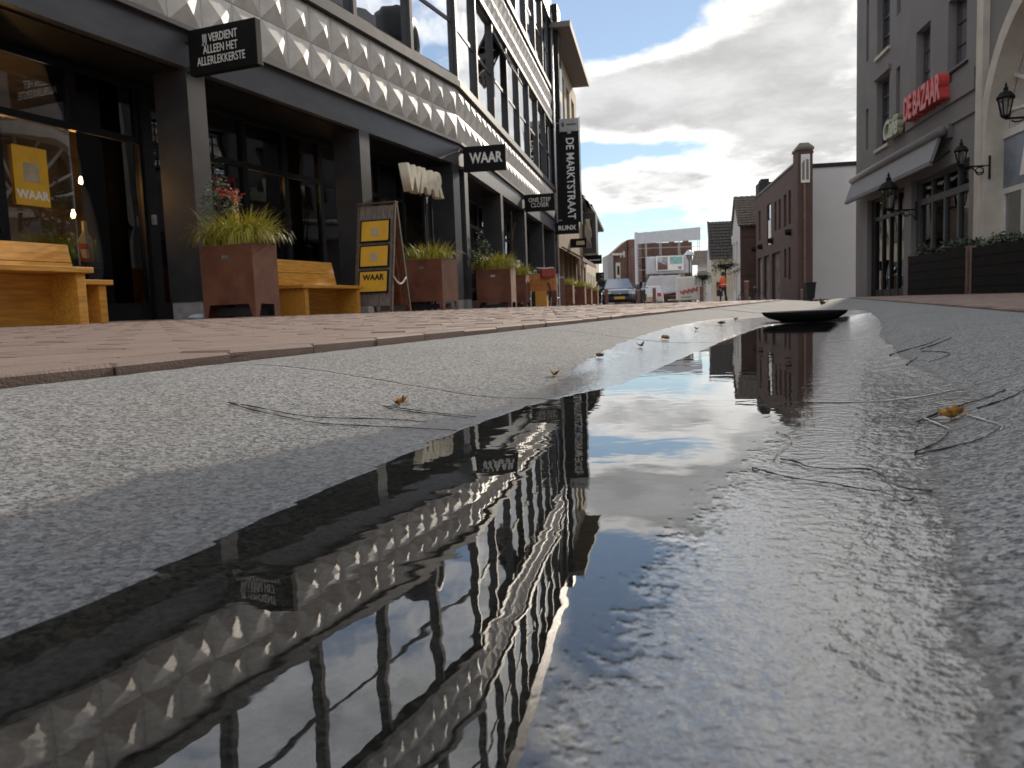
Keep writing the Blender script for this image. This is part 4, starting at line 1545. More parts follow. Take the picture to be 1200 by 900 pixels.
# shop fronts in the ground floor
b = MB()
x0, x1, z0, z1 = DO
fr = [(x0, x0 + .35, .0, z1), (x1 - .22, x1, .0, z1), (x0 + .35, x1 - .22, 2.62, z1), (x0 + .35, x1 - .22, 2.10, 2.20)]
for (a, c, d, e) in fr:
    b.box(a, c, .12, .24, d, e)
for k in range(1, 4):
    x = x0 + .35 + (x1 - .57 - x0) * k / 4
    b.box(x - .035, x + .035, .12, .22, 0.0, 2.099)
    b.box(x - .03, x + .03, .12, .22, 2.201, 2.619)
b.box(x0 + .35, x1 - .22, .13, .2, 0, .22)
b.build('door_frame', M['charcoal_dark'], caf)
b = MB(); b.box(x0 + .3, x1 - .2, .17, .178, .2, 2.65); b.build('door_pane', M['shop_glass'], caf)
for k, (a, c) in enumerate(((1.62, 1.95), (2.25, 2.45), (2.75, 3.3), (3.55, 3.75))):
    b = MB()
    n_ = 10
    pts = [(a + (c - a) * q / n_, .42 + .03 * math.sin(q * 2.3)) for q in range(n_ + 1)]
    for q in range(n_):
        b.face((pts[q][0], pts[q][1], .3), (pts[q + 1][0], pts[q + 1][1], .3), (pts[q + 1][0], pts[q + 1][1], 2.1), (pts[q][0], pts[q][1], 2.1))
    b.build('curtain', M['cream_wall'], caf)
b = MB()
x0, x1, z0, z1 = SW
for (a, c, d, e) in ((x0, x0 + .25, z0, z1), (x1 - .12, x1, z0, z1), (x0 + .25, x1 - .12, z1 - .1, z1), (x0 + .25, x1 - .12, 2.12, 2.26), (x0 + .25, x1 - .12, z0, z0 + .12)):
    b.box(a, c, .12, .24, d, e)
for k in range(1, 4):
    x = x0 + .25 + (x1 - .37 - x0) * k / 4
    b.box(x - .05, x + .05, .12, .23, z0 + .12, 2.119)
    b.box(x - .04, x + .04, .12, .23, 2.261, z1 - .1)
b.build('shop_frame', M['mullion'], caf)
b = MB(); b.box(x0 + .2, x1 - .1, .17, .178, z0 + .1, z1 - .05); b.build('shop_pane', M['shop_glass'], caf)
b = MB(); b.box(.3, 8.4, 2.5, 2.6, -.1, 3.4); b.box(.3, 8.4, .31, 2.5, 2.9, 3.0); b.box(4.4, 4.5, .31, 2.5, -.1, 2.9); b.build('interior_partition', M['interior'], caf)
b = MB(); b.box(.3, 8.4, .31, 2.5, -.15, -.02); b.build('floor', M['int_floor'], caf)
for i, (x, z, s_) in enumerate(((5.35, 1.7, .16), (6.1, 1.9, .14), (6.9, 1.55, .24))):
    b = MB(); b.lathe([(.001, -.02), (s_, -.02), (s_, .02), (.001, .02)], n=20)
    o = b.build('wall_plate', M['box_cream'], caf, M=T(x, .60, z) @ Matrix.Rotation(R(90), 4, 'X'))
# awnings
aw = thing('awning', 'folded grey awning box over the dark shop front of the corner building', 'awning', FR @ T(0.42, 0, 2.8))
b = MB(); b.hexa([(-.05, -.40, .02), (6.65, -.40, .02), (6.65, -.34, .0), (-.05, -.34, .0)], [(-.05, -.24, .50), (6.65, -.24, .50), (6.65, -.18, .48), (-.05, -.18, .48)]); b.build('canopy', M['awning'], aw)
b = MB(); b.box(-.04, 6.64, -.42, -.33, -.07, .005); b.build('front_bar', M['stucco_grey'], aw, bevel=.01)
b = MB(); b.tube([(-.02, -.22, .60), (6.8, -.22, .60)], .10, 10); b.build('roller_case', M['stucco_grey'], aw, smooth=True)
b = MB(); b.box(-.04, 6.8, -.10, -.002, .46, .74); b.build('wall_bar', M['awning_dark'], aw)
for x in (.4, 3.5, 6.7):
    b = MB(); b.tube([(x, -.03, .2), (x, -.36, -.02)], .025, 6); b.build('arm', M['black'], aw)
# red and green sign letters
sg = thing('letter_sign', 'raised sign letters, pale green script beside red DE BAZAAR, on grey stucco', 'sign', FR @ T(2.9, 0, 4.0))
text('green_lettering', 'Café', .62, M['green_letter'], sg, FRONT(.85, -.14, .16), .14, 1.05, .022, .92, 1, .25)
text('red_lettering', 'DE BAZAAR', .72, M['red_letter'], sg, FRONT(3.15, -.15, .30), .22, .60, .028, .92)
text('letter_face', 'DE BAZAAR', .72, M['red_face'], sg, FRONT(3.15, -.2635, .30), .004, .60, .012, .954)
b = MB(); b.box(.1, 5.0, -.035, -.003, .02, .06); b.box(1.8, 5.0, -.04, -.003, .56, .60); b.build('rail', M['black'], sg)


def lantern(label, Fm, x, z, out, sc=1.0, drop=0.0):
    t_ = thing('wall_lantern', label, 'lantern', Fm @ T(x, 0, z), 'black wall lanterns on the right fronts')
    b = MB(); b.box(-.05, .05, -.03, -.001, -.25, .18); b.build('wall_plate', M['black'], t_, bevel=.008)
    b = MB()
    b.tube([(0, -.02, 0), (0, -out, 0)], .018, 8)
    b.tube([(0, -.03 - out * .85 * (q / 12), -.22 + .20 * (q / 12) ** .5 + .03 * math.sin(q)) for q in range(13)], .012, 6)
    b.torus((0, -out * .35, -.09), (1, 0, 0), .07, .010, 16, 6)
    b.build('bracket', M['black'], t_)
    c0 = (0, -out, 0)
    b = MB()
    for k in range(4):
        a = math.pi / 4 + k * math.pi / 2
        p0 = Vector((math.cos(a) * .085 * sc, -out + math.sin(a) * .085 * sc, .05))
        p1 = Vector((math.cos(a) * .155 * sc, -out + math.sin(a) * .155 * sc, .42 * sc))
        b.tube([p0, p1], .012, 5)
    b.lathe([(.03, 0), (.10 * sc, .03), (.10 * sc, .055), (.02, .056)], c0, 4)
    b.build('cage', M['black'], t_)
    b = MB(); b.lathe([(.075 * sc, .06), (.14 * sc, .415 * sc)], c0, 4); b.build('glass', M['lantern_glass'], t_)
    b = MB(); b.lathe([(.19 * sc, .42 * sc), (.20 * sc, .45 * sc), (.12 * sc, .56 * sc), (.05 * sc, .60 * sc), (.055 * sc, .66 * sc), (.02 * sc, .69 * sc), (.03 * sc, .72 * sc), (.004, .78 * sc)], c0, 8); b.build('cap', M['black'], t_)
    return t_


def lantern_px(label, px, ytop, ybot, out):
    x, zb_ = fx(FR, px, ybot, -out)
    _, zt_ = fx(FR, px, ytop, -out)
    lantern(label, FR, x, zb_, out, (zt_ - zb_) / .78)


lantern_px('black wall lantern hanging in front of the double doors with curtains', 1041, 202, 247, .62)
lantern_px('black wall lantern at the near end of the awning', 1126, 163, 196, .5)

# ------------------------------------------------------------------ arched building
X0 = 8.55
arc = thing('arched_building', 'pale building with tall arched white fan window at right edge', 'building', FR @ T(X0, 0, 0))
ARX, ARR, SPR = 2.75, 2.35, 2.75


def arch_wall(b, cx_, rr, spr, x0, x1, z0, z1, depth):
    n_ = 24
    pts = [(cx_ - rr, z0)] + [(cx_ - rr * math.cos(math.pi * k / n_), spr + rr * math.sin(math.pi * k / n_)) for k in range(n_ + 1)] + [(cx_ + rr, z0)]
    top = []
    for (x, z) in pts:
        if z <= spr and x < cx_:
            top.append((x0, z))
        elif z <= spr:
            top.append((x1, z))
        else:
            dx, dz = x - cx_, z - spr
            sx = (x1 - cx_) / dx if dx > 1e-6 else ((x0 - cx_) / dx if dx < -1e-6 else 1e9)
            sz = (z1 - spr) / dz
            s_ = min(sx, sz)
            top.append((cx_ + dx * s_, spr + dz * s_))
    for k in range(len(pts) - 1):
        p, q, tq, tp = pts[k], pts[k + 1], top[k + 1], top[k]
        b.face((p[0], 0, p[1]), (tp[0], 0, tp[1]), (tq[0], 0, tq[1]), (q[0], 0, q[1]))
        if abs(tp[0] - tq[0]) > 1e-3 and abs(tp[1] - tq[1]) > 1e-3:
            b.face((tp[0], 0, tp[1]), (x0 if tp[0] < cx_ else x1, 0, z1), (tq[0], 0, tq[1]))
        b.face((p[0], 0, p[1]), (q[0], 0, q[1]), (q[0], depth, q[1]), (p[0], depth, p[1]))


NARCH = 3
PITCHX = 5.5
for a_ in range(NARCH):
    ox = a_ * PITCHX
    cx_ = ARX + ox
    b = MB(); arch_wall(b, cx_, ARR, SPR, ox, ox + PITCHX, -.2, 8.4, .35); b.build('wall', M['stucco_grey'], arc)
    b = MB()
    n_ = 28
    ring = [(cx_ - (ARR + .24), -.1)] + [(cx_ - (ARR + .24) * math.cos(math.pi * k / n_), SPR + (ARR + .24) * math.sin(math.pi * k / n_)) for k in range(n_ + 1)] + [(cx_ + ARR + .24, -.1)]
    inn = [(cx_ - (ARR - .02), -.1)] + [(cx_ - (ARR - .02) * math.cos(math.pi * k / n_), SPR + (ARR - .02) * math.sin(math.pi * k / n_)) for k in range(n_ + 1)] + [(cx_ + ARR - .02, -.1)]
    for k in range(len(ring) - 1):
        p, q, r_, s_ = ring[k], ring[k + 1], inn[k + 1], inn[k]
        b.hexa([(p[0], -.10, p[1]), (q[0], -.10, q[1]), (r_[0], -.10, r_[1]), (s_[0], -.10, s_[1])], [(p[0], .3, p[1]), (q[0], .3, q[1]), (r_[0], .3, r_[1]), (s_[0], .3, s_[1])])
    b.build('arch_moulding', M['stone_trim'], arc)
    # fan window
    yb = .26
    b = MB()
    hub = (cx_, SPR + .25)
    for k in range(1, 12):
        an = math.pi * k / 12
        b.tube([(hub[0] - .5 * math.cos(an), yb, hub[1] + .62 * math.sin(an)), (cx_ - (ARR - .03) * math.cos(an), yb, SPR + (ARR - .03) * math.sin(an))], .035, 5)
    for (ra, rb) in ((.5, .62),):
        b.tube([(hub[0] - ra * math.cos(math.pi * k / 16), yb, hub[1] + rb * math.sin(math.pi * k / 16)) for k in range(17)], .05, 6)
    b.box(cx_ - ARR, cx_ + ARR, yb - .06, yb + .05, SPR + .10, SPR + .24)
    fw_ = b.build('fan_window', M['frame_white'], arc)
    b = MB()
    b.add([(cx_ - (ARR + .0) * math.cos(math.pi * k / 24), yb + .045, SPR + .2 + (ARR) * math.sin(math.pi * k / 24) * .99) for k in range(25)], [tuple(range(25))])
    b.build('pane', M['far_glass'], fw_)
    b = MB(); b.box(cx_ - ARR, cx_ + ARR, yb - .03, yb + .04, 1.95, SPR + .098); pn = b.build('blue_panel', mat('blue_grey_panel', (.20, .23, .29), .35, .25, 1.2), arc)
    b = MB()
    b.face((cx_ - 1.7, yb - .034, 2.10), (cx_ - 1.35, yb - .034, 2.10), (cx_ - 1.55, yb - .034, 2.62)); b.face((cx_ - 1.28, yb - .034, 2.10), (cx_ - .85, yb - .034, 2.10), (cx_ - 1.25, yb - .034, 2.70))
    b.build('sail_picture', M['white'], pn)
    b = MB()
    for k in range(7):
        x = cx_ - ARR + .05 + (2 * ARR - .1) * k / 6
        b.box(x - .05, x + .05, yb - .05, yb + .05, 0, 1.949)
    for (za, zb_) in ((0, .25), (1.85, 1.949)):
        for k in range(6):
            xa = cx_ - ARR + .1 + (2 * ARR - .1) * k / 6
            xb_ = cx_ - ARR + .0 + (2 * ARR - .1) * (k + 1) / 6
            b.box(xa, xb_, yb - .045, yb + .045, za, zb_)
    dfr = b.build('door_frame', M['frame_white'], arc)
    b = MB(); b.box(cx_ - ARR + .05, cx_ + ARR - .05, yb - .008, yb + .004, .25, 1.85); b.build('pane', M['far_glass'], dfr)
b = MB(); shell(b, 0, NARCH * PITCHX, -.2, 8.4, 10); b.build('side_wall', M['stucco_grey'], arc)
b = MB(); b.box(-.02, NARCH * PITCHX + .02, -.22, .1, 8.402, 8.75); b.build('cornice', M['stone_trim'], arc)
b = MB(); b.box(0.02, .30, -.12, -.002, -.1, 8.39); b.build('pilaster', M['stone_trim'], arc)
b = MB(); b.box(.5, NARCH * PITCHX, 2.4, 2.5, -.1, 7); b.build('interior_partition', M['interior'], arc)
lantern_px('black wall lantern on a scrolled bracket before the arched window', 1178, 97, 139, .8)
# tall row closing the street beyond the camera on this side
rowb = thing('terrace_building', 'grey stucco town house beside the arched building, outside the view', 'building', FR @ T(X0 + NARCH * PITCHX + .05, 0, 0))
ops = [(1 + 2.6 * i, 2.3 + 2.6 * i, z, z + 1.6) for i in range(5) for z in (.9, 3.9, 6.6)]
b = MB(); facade(b, 0, 14, -.2, 9.5, ops, .25); shell(b, 0, 14, -.2, 9.5, 10); b.build('wall', M['stucco_white'], rowb)
for o_ in ops:
    casement(rowb, *o_, .15, M['frame_white'], M['far_glass'], 2, 2)

# planter boxes in front of the corner building
def box_planter(label, plabel, x0, x1, ht, seed):
    t_ = thing('planter_box', label, 'planter', FR @ T(x0, -.75, 0.0), 'dark slatted planter boxes')
    b_ = (x1 - x0)
    nsl = max(4, int(ht / .145))
    for k in range(nsl):
        z0_, z1_ = ht * k / nsl + .004, ht * (k + 1) / nsl - .004
        b = MB(); b.box(.02, b_ - .02, 0, .025, z0_, z1_); b.build('slat', M['box_slat'], t_)
        b = MB(); b.box(0.02, .045, .026, .55, z0_, z1_); b.box(b_ - .045, b_ - .02, .026, .55, z0_, z1_); b.build('slat', M['box_slat'], t_)
    for x in (-.03, b_ - .03):
        b = MB(); b.box(x, x + .05, -.012, .05, -.05, ht + .02); b.build('corner_post', M['bollard'], t_)
    b = MB(); b.box(.05, b_ - .05, .03, .55, .1, ht - .05); b.build('soil', M['soil'], t_)
    rnd = random.Random(seed)
    b = MB()
    for k in range(int(b_ / .2)):
        leafy(b, (.12 + k * .2 + rnd.uniform(-.05, .05), .28, ht + rnd.uniform(.0, .08)), (.17, .24, rnd.uniform(.1, .22)), 70, rnd, .035, 0)
    o = b.build('hedge_plant', M['leaf_dark'])
    o.matrix_world = FR @ T(x0, -.75, 0)
    tag(o, plabel, 'plant', 'low hedges in the slatted boxes')


qx = [fx(FR, p_, 320, -.75)[0] for p_ in (1064, 1133, 1138)]
box_planter('dark slatted planter box below the window of the corner building', 'low dark hedge in the slatted box under the red letter sign', qx[0], qx[1], fx(FR, 1064, 301, -.75)[1], 1)
box_planter('dark slatted planter box at the right edge, nearest the arched building', 'low dark hedge in the slatted box at the right edge', qx[2], qx[2] + 3.8, fx(FR, 1140, 290, -.75)[1], 2)

# ------------------------------------------------------------------ brick warehouse with pillar and white end wall
PW = ground_at(951, 44.0)
AW = 9.0
FW = frame(PW, AW + 180)                                 # x towards the camera, negative x along the front
GZ = PW.z
wh = thing('brick_warehouse', 'dark brick warehouse with lantern pillar and blank white end wall', 'building', FW)
xl, _ = fx(FW, 886, 300)
_, zt = fx(FW, 928, 196)
_, zr = fx(FW, 951, 200)
xl = max(-26, min(-6, xl))
b = MB()
slits = []
for px_a, px_b, py0, py1 in ((907.5, 910, 237, 270), (912.5, 915, 234, 268), (918.5, 921.5, 229, 265), (924, 927, 224, 262), (889, 891.5, 248, 281), (919, 921.5, 292, 325), (924, 926.5, 290, 327)):
    xa, za = fx(FW, px_a, py0)
    xb_, zb_ = fx(FW, px_b, py1)
    slits.append((min(xa, xb_), max(xa, xb_), zb_, za))
hx0, hz1 = fx(FW, 898.5, 241)
hx1, hz0 = fx(FW, 903.5, 286)
hoist = (hx0, hx1, hz0, hz1)
gx = [fx(FW, p_, 310)[0] for p_ in (888, 893, 895, 901.5, 904.5, 914)]
gz_top = fx(FW, 900, 299)[1]
gar = [(gx[0], gx[1], -.3, gz_top), (gx[2], gx[3], -.3, gz_top), (gx[4], gx[5], -.3, gz_top)]
xw = fx(FW, 928, 196)[0]
facade(b, xl, -.9, -.5, zt, slits + [hoist] + gar, .30)
b.face((xl, 0, -.5), (xl, 0, zt), (xl, 10, zt), (xl, 10, -.5))
b.face((xl, 0.02, zt - .1), (xw - .1, 0.02, zt - .1), (xw - .1, 10, zt - .1), (xl, 10, zt - .1))
b.build('wall', M['brick_dark'], wh)
xw = fx(FW, 928, 196)[0]
b = MB(); b.box(xw - .22, xw, 0.32, 18, -.6, zt - .12); b.build('end_wall', M['stucco_white'], wh)
b = MB(); b.box(xw - .27, xw + .08, .32, 18, zt - .118, zt + .12); b.build('coping', M['charcoal_dark'], wh)
b = MB(); b.box(xl, -.9, -.06, .3, zt + .002, zt + .14); b.build('parapet_cap', M['charcoal_dark'], wh)
for (a, c, d, e) in slits:
    b = MB(); b.box(a, c, .18, .24, d, e); b.build('window', M['far_glass'], wh)
b = MB(); b.box(*[hoist[0], hoist[1]], .1, .18, hoist[2], hoist[2] + (hoist[3] - hoist[2]) * .62); b.build('hoist_door', M['white'], wh)
b = MB(); b.box(*[hoist[0], hoist[1]], .1, .18, hoist[2] + (hoist[3] - hoist[2]) * .63, hoist[3]); b.build('window', M['far_glass'], wh)
for k, g_ in enumerate(gar):
    b = MB(); b.box(g_[0], g_[1], .2, .28, -.4, g_[3]); b.build('garage_door', M['stucco_grey'] if k == 0 else M['interior'], wh)
for p_ in ((885.5, 292), (893, 289), (905.5, 282), (926.5, 272)):
    x, z = fx(FW, *p_)
    b = MB(); b.tube([(x, 0, z), (x, -.35, z)], [.22, .16], 8); b.build('wall_anchor', M['black'], wh)
pxa = -1.0
_, ztop = fx(FW, 940, 178, -.4)
pc = thing('x', 'x', 'x', FW)
bpy.data.objects.remove(pc)
b = MB(); b.box(pxa, .24, -.77, .018, -.5, ztop); pil = b.build('pillar', M['brick_dark'], wh)
b = MB(); b.box(pxa - .06, .30, -.83, .08, ztop + .002, ztop + .12); b.hexa([(pxa - .06, -.83, ztop + .122), (.30, -.83, ztop + .122), (.30, .08, ztop + .122), (pxa - .06, .08, ztop + .122)],
                                                                           [(pxa + .3, -.6, ztop + .42), (-.05, -.6, ztop + .42), (-.05, -.15, ztop + .42), (pxa + .3, -.15, ztop + .42)])
b.build('cap', M['roof_brown'], pil)
b = MB()
pm = (pxa + .24) / 2
b.box(.242, .30, -.60, -.14, ztop - 1.75, ztop - .25)
b.build('lantern_window', M['frame_white'], pil)
for y in (-.48, -.27):
    b = MB(); b.box(.302, .31, y - .07, y + .07, ztop - 1.6, ztop - .4); b.build('pane', M['far_glass'], pil)
b = MB(); b.tube([(.28, -.42, 0), (.28, -.42, ztop - 1.8)], .06, 8); b.build('downpipe', M['bollard'], pil)
cx0 = fx(FW, 888, 230)[0]
b = MB(); b.box(xl, xl + 1.8, .0, 1.0, zt + .003, zt + 1.0); b.box(xl + .2, xl + 1.5, .2, .8, zt + 1.001, zt + 1.3); b.build('chimney', M['brick_black'], wh)
t_ = thing('waste_bin', 'dark wheelie bin against the foot of the warehouse pillar', 'bin', gzv(at_y(948.5, 340, 42.6)).to_4d() and Matrix.Translation(gzv(at_y(948.5, 340, 42.6))))
b = MB(); b.hexa([(-.2, -.2, .08), (.2, -.2, .08), (.2, .2, .08), (-.2, .2, .08)], [(-.26, -.26, .9), (.26, -.26, .9), (.26, .26, .9), (-.26, .26, .9)]); b.build('bin_body', M['charcoal_dark'], t_)
b = MB(); b.box(-.28, .28, -.29, .28, .902, .97); b.build('lid', M['charcoal_dark'], t_, bevel=.01)
for x in (-.2, .2):
    b = MB(); b.tube([(x - .03, .22, .09), (x + .03, .22, .09)], .09, 10); b.build('wheel', M['rubber'], t_)


# ------------------------------------------------------------------ houses at the far right
def roof_tiles(root, name, P00, P10, P01, P11, rows, mat_):
    """overlapping pantile courses between an eave edge P00-P10 and a ridge edge P01-P11"""
    P00, P10, P01, P11 = map(Vector, (P00, P10, P01, P11))
    nrm = (P10 - P00).cross(P01 - P00).normalized()
    if nrm.z < 0:
        nrm = -nrm
    for k in range(rows):
        a, c = k / rows, (k + 1) / rows
        A, B_, C_, D_ = P00.lerp(P01, a), P10.lerp(P11, a), P10.lerp(P11, c), P00.lerp(P01, c)
        b = MB()
        n_ = 14
        vs = []
        for j in range(n_ * 2 + 1):
            f = j / (n_ * 2)
            up = .05 if j % 2 else 0.0
            vs += [A.lerp(B_, f) + nrm * (.11 + up), D_.lerp(C_, f) + nrm * (.03 + up)]
        b.add(vs, [(2 * j, 2 * j + 2, 2 * j + 3, 2 * j + 1) for j in range(n_ * 2)])
        b.build(name, mat_, root)


def gable_house(label, P, azm, wd, dp, eave, ridge, wall_m, gable_m, roof_m, rows=12, opens=(), root_name='gable_house', rtile='tile_course'):
    """x along azm (front), depth to the left; ridge runs along the depth... front gable faces local -y"""
    Fm = frame(P, azm)
    t_ = thing(root_name, label, 'house', Fm)
    b = MB(); facade(b, 0, wd, -.8, eave, list(opens), .2)
    b.face((0, 0, eave), (wd, 0, eave), (wd / 2, 0, ridge)); b.build('front_wall', gable_m, t_)
    b = MB(); b.face((0, 0, -.8), (0, 0, eave), (0, dp, eave), (0, dp, -.8)); b.face((wd, 0, -.8), (wd, dp, -.8), (wd, dp, eave), (wd, 0, eave)); b.build('side_wall', wall_m, t_)
    rf = MB()
    rf.face((-.15, -.1, eave - .1), (wd / 2, -.1, ridge), (wd / 2, dp, ridge), (-.15, dp, eave - .1))
    rf.face((wd + .15, -.1, eave - .1), (wd + .15, dp, eave - .1), (wd / 2, dp, ridge), (wd / 2, -.1, ridge))
    r_ = rf.build('roof', roof_m, t_)
    roof_tiles(r_, rtile, (-.15, -.12, eave - .1), (-.15, dp, eave - .1), (wd / 2, -.12, ridge), (wd / 2, dp, ridge), rows, roof_m)
    roof_tiles(r_, rtile, (wd + .15, -.12, eave - .1), (wd + .15, dp, eave - .1), (wd / 2, -.12, ridge), (wd / 2, dp, ridge), rows, roof_m)
    b = MB(); b.tube([(wd / 2, -.14, ridge + .08), (wd / 2, dp, ridge + .08)], .12, 6); b.build('ridge', roof_m, r_)
    for o_ in opens:
        casement(t_, *o_, .12, M['frame_white'], M['far_glass'], 2, 2)
    return t_


# nearer house: white front to the street on the left, brick flank facing us
PH = ground_at(868, 66.0)
FH = frame(PH, 90 + 9)                                   # x to the right, flank (y=0) faces the camera
t_ = thing('gable_house', 'white fronted house with brown tiled roof and brick flank beside the warehouse', 'house', FH)
_, zE = fx(FH, 869, 264)
_, zR = fx(FH, 860, 241)
wR = 6.0
b = MB(); facade(b, 0, wR, -.8, zE, [], .2); b.build('flank_wall', M['brick_dark'], t_)
for zc in (fx(FH, 880, 321)[1], fx(FH, 880, 276)[1]):
    b = MB(); b.box(.02, wR, -.05, -.002, zc - .08, zc + .08); b.build('brick_band', M['brick_dark'], t_)
# front (street side, at x=0 going away from camera)
wins = [(.5, 1.5, .9, 2.4), (2.0, 3.0, .2, 2.4), (.5, 1.5, 3.4, 5.2), (2.4, 3.4, 3.4, 5.2)]
FS = Matrix.Translation((0, 5.0, 0)) @ Matrix.Rotation(R(-90), 4, 'Z')
b = MB(FS); facade(b, 0, 5.0, -.8, zE, wins, .2); b.face((0, 0, zE), (5, 0, zE), (2.5, 0, zR + 1.0)); b.build('front_wall', M['stucco_white'], t_)
for o_ in wins:
    f = casement(t_, *o_, .12, M['frame_white'], M['far_glass'], 2, 2)
    f.matrix_local = FS
b = MB(FS); b.box(-.1, 5.1, -.35, .02, -.8, .35); b.build('plinth', M['stucco_white'], t_)
b = MB(FS); b.box(0, 5.0, -.22, -.002, 2.75, 3.0); b.box(0, 5.0, -.2, -.14, 3.25, 3.3)
for k in range(16):
    b.box(.05 + k * .32, .09 + k * .32, -.19, -.15, 3.001, 3.249)
b.build('balcony_rail', M['frame_white'], t_)
b = MB(); b.face((-.2, -.15, zE - .05), (wR, -.15, zE - .05), (wR, 2.5, zR + 1.0), (-.2, 2.5, zR + 1.0)); b.face((-.2, 5.15, zE - .05), (-.2, 2.5, zR + 1.0), (wR, 2.5, zR + 1.0), (wR, 5.15, zE - .05)); rf_ = b.build('roof', M['roof_brown'], t_)
roof_tiles(rf_, 'tile_course', (-.22, -.2, zE - .08), (wR, -.2, zE - .08), (-.22, 2.5, zR + 1.0), (wR, 2.5, zR + 1.0), 12, M['roof_brown'])
b = MB(); b.box(-.1, wR, -.22, -.1, zE - .12, zE - .02); b.build('gutter', M['charcoal'], t_)
# second, farther house with the steep dark tiled roof
PH2 = ground_at(834, 73.0)
FH2 = frame(PH2, 90 + 9)
t_ = thing('gable_house', 'lower white house with steep dark tiled roof and dormer, left of the brown roof', 'house', FH2)
_, zE2 = fx(FH2, 838, 303)
_, zR2 = fx(FH2, 834, 258)
wR2 = 4.4
b = MB(); facade(b, 0, wR2, -.9, zE2, [(.4, 1.1, .6, 2.0), (2.0, 2.8, 0, 2.0)], .2); b.build('flank_wall', M['cream_wall'], t_)
for o_ in ((.4, 1.1, .6, 2.0), (2.0, 2.8, 0, 2.0)):
    casement(t_, *o_, .12, M['frame_white'], M['far_glass'], 1, 2)
b = MB(); b.face((0, 0, -.9), (0, 0, zE2), (0, 2.0, zR2), (0, 4, zE2), (0, 4, -.9)); b.build('front_wall', M['stucco_white'], t_)
b = MB(); b.face((-.1, -.1, zE2 - .05), (wR2, -.1, zE2 - .05), (wR2, 2, zR2), (-.1, 2, zR2)); rf_ = b.build('roof', M['roof'], t_)
roof_tiles(rf_, 'tile_course', (-.12, -.15, zE2 - .08), (wR2, -.15, zE2 - .08), (-.12, 2, zR2), (wR2, 2, zR2), 12, M['roof'])
b = MB(); b.box(1.9, 2.6, .5, 1.6, zE2 + .9, zE2 + 2.0); b.build('dormer', M['frame_white'], rf_)
b = MB(); b.box(-.14, .02, -.2, .0, zE2 - .1, zE2); b.hexa([(-.15, -.16, zE2), (-.02, -.16, zE2), (-.02, -.02, zE2), (-.15, -.02, zE2)], [(-.15, 1.94, zR2 + .1), (-.02, 1.94, zR2 + .1), (-.02, 2.06, zR2 + .1), (-.15, 2.06, zR2 + .1)]); b.build('bargeboard', M['charcoal'], rf_)
# third low house behind with dark roof
PH3 = ground_at(818, 82.0)
t_ = thing('low_house', 'low pale house with dark sloping roof between scaffold and steep roof', 'house', frame(PH3, 99))
b = MB(); facade(b, 0, 5, -1, 4.0, [(.6, 1.4, 1, 2.6), (2.2, 3.0, 1, 2.6)], .2); b.build('wall', M['stucco_white'], t_)
for o_ in ((.6, 1.4, 1, 2.6), (2.2, 3.0, 1, 2.6)):
    casement(t_, *o_, .12, M['mullion'], M['far_glass'], 1, 2)
b = MB(); b.face((-.6, -.2, 4.0), (5, -.2, 4.0), (5, 2, 5.6), (-.2, 2, 5.6)); b.build('roof', M['roof_brown'], t_)

# ------------------------------------------------------------------ scaffolded building closing the street
YC = 90.0
PC0 = ground_at(743, YC)
PC1 = ground_at(822, YC)
dv = (PC1 - PC0); dv.z = 0
azc = math.degrees(math.atan2(dv.x, dv.y))
FC = frame(PC0, azc)
WC = dv.length
_, zc_top = fx(FC, 783, 277)
_, zs1 = fx(FC, 783, 272)
cs = thing('brick_building', 'brick building under renovation behind scaffolding and grey tarpaulins', 'building', FC)
wx = [fx(FC, p_, 300)[0] for p_ in (754, 814)]
b = MB()
ops = [(wx[0] + .5 + i * 1.25, wx[0] + 1.2 + i * 1.25, z, z + 1.1) for i in range(4) for z in (4.7, 3.0)]
facade(b, wx[0], wx[1], -1, zc_top - .6, ops, .3, 1.2); b.M = Matrix.Translation((0, 1.2, 0)); shell(b, wx[0], wx[1], -1, zc_top - .6, 8); b.build('wall', M['brick_red'], cs)
for o_ in ops:
    casement(cs, *o_, 1.42, M['frame_white'], M['far_glass'], 2, 1, .08)
for p_, s_ in ((766, 1.2), (792, .5), (809, .5)):
    x, _ = fx(FC, p_, 280)
    b = MB(); b.box(x - s_ / 2, x + s_ / 2, 2, 2.8, zc_top - .6, zc_top + .35); b.build('chimney', M['brick_red'], cs)
sc_ = thing('scaffold', 'tube scaffold with timber decks around the brick building', 'scaffold', FC)
xs_ = [fx(FC, p_, 300)[0] for p_ in (748, 758, 775, 797, 820)]
lev = [0.2, 1.7, 3.2, 4.6, 5.6]
for x in xs_:
    for y in (0.1, .9):
        b = MB(); b.tube([(x, y, -1), (x, y, zs1 + .2)], .035, 6); b.build('standard', M['steel'], sc_)
for z in lev:
    b = MB(); b.tube([(xs_[0], .05, z + .9), (xs_[-1], .05, z + .9)], .03, 6); b.build('guard_rail', M['steel'], sc_)
    for y in (.15, .4, .65):
        b = MB(); b.box(xs_[0], xs_[-1], y, y + .22, z, z + .07); b.build('deck_plank', M['twig'], sc_)
b = MB(); b.hexa([(xs_[0] - .1, -.02, fx(FC, 747, 286)[1]), (xs_[-1] + .1, -.02, fx(FC, 820, 281)[1]), (xs_[-1] + .1, .02, fx(FC, 820, 281)[1]), (xs_[0] - .1, .02, fx(FC, 747, 286)[1])],
                [(xs_[0] - .1, -.02, fx(FC, 747, 273)[1]), (xs_[-1] + .1, -.02, fx(FC, 821, 266)[1]), (xs_[-1] + .1, .02, fx(FC, 821, 266)[1]), (xs_[0] - .1, .02, fx(FC, 747, 273)[1])])
b.build('roof_sheet', M['scaffold_sheet'], sc_)
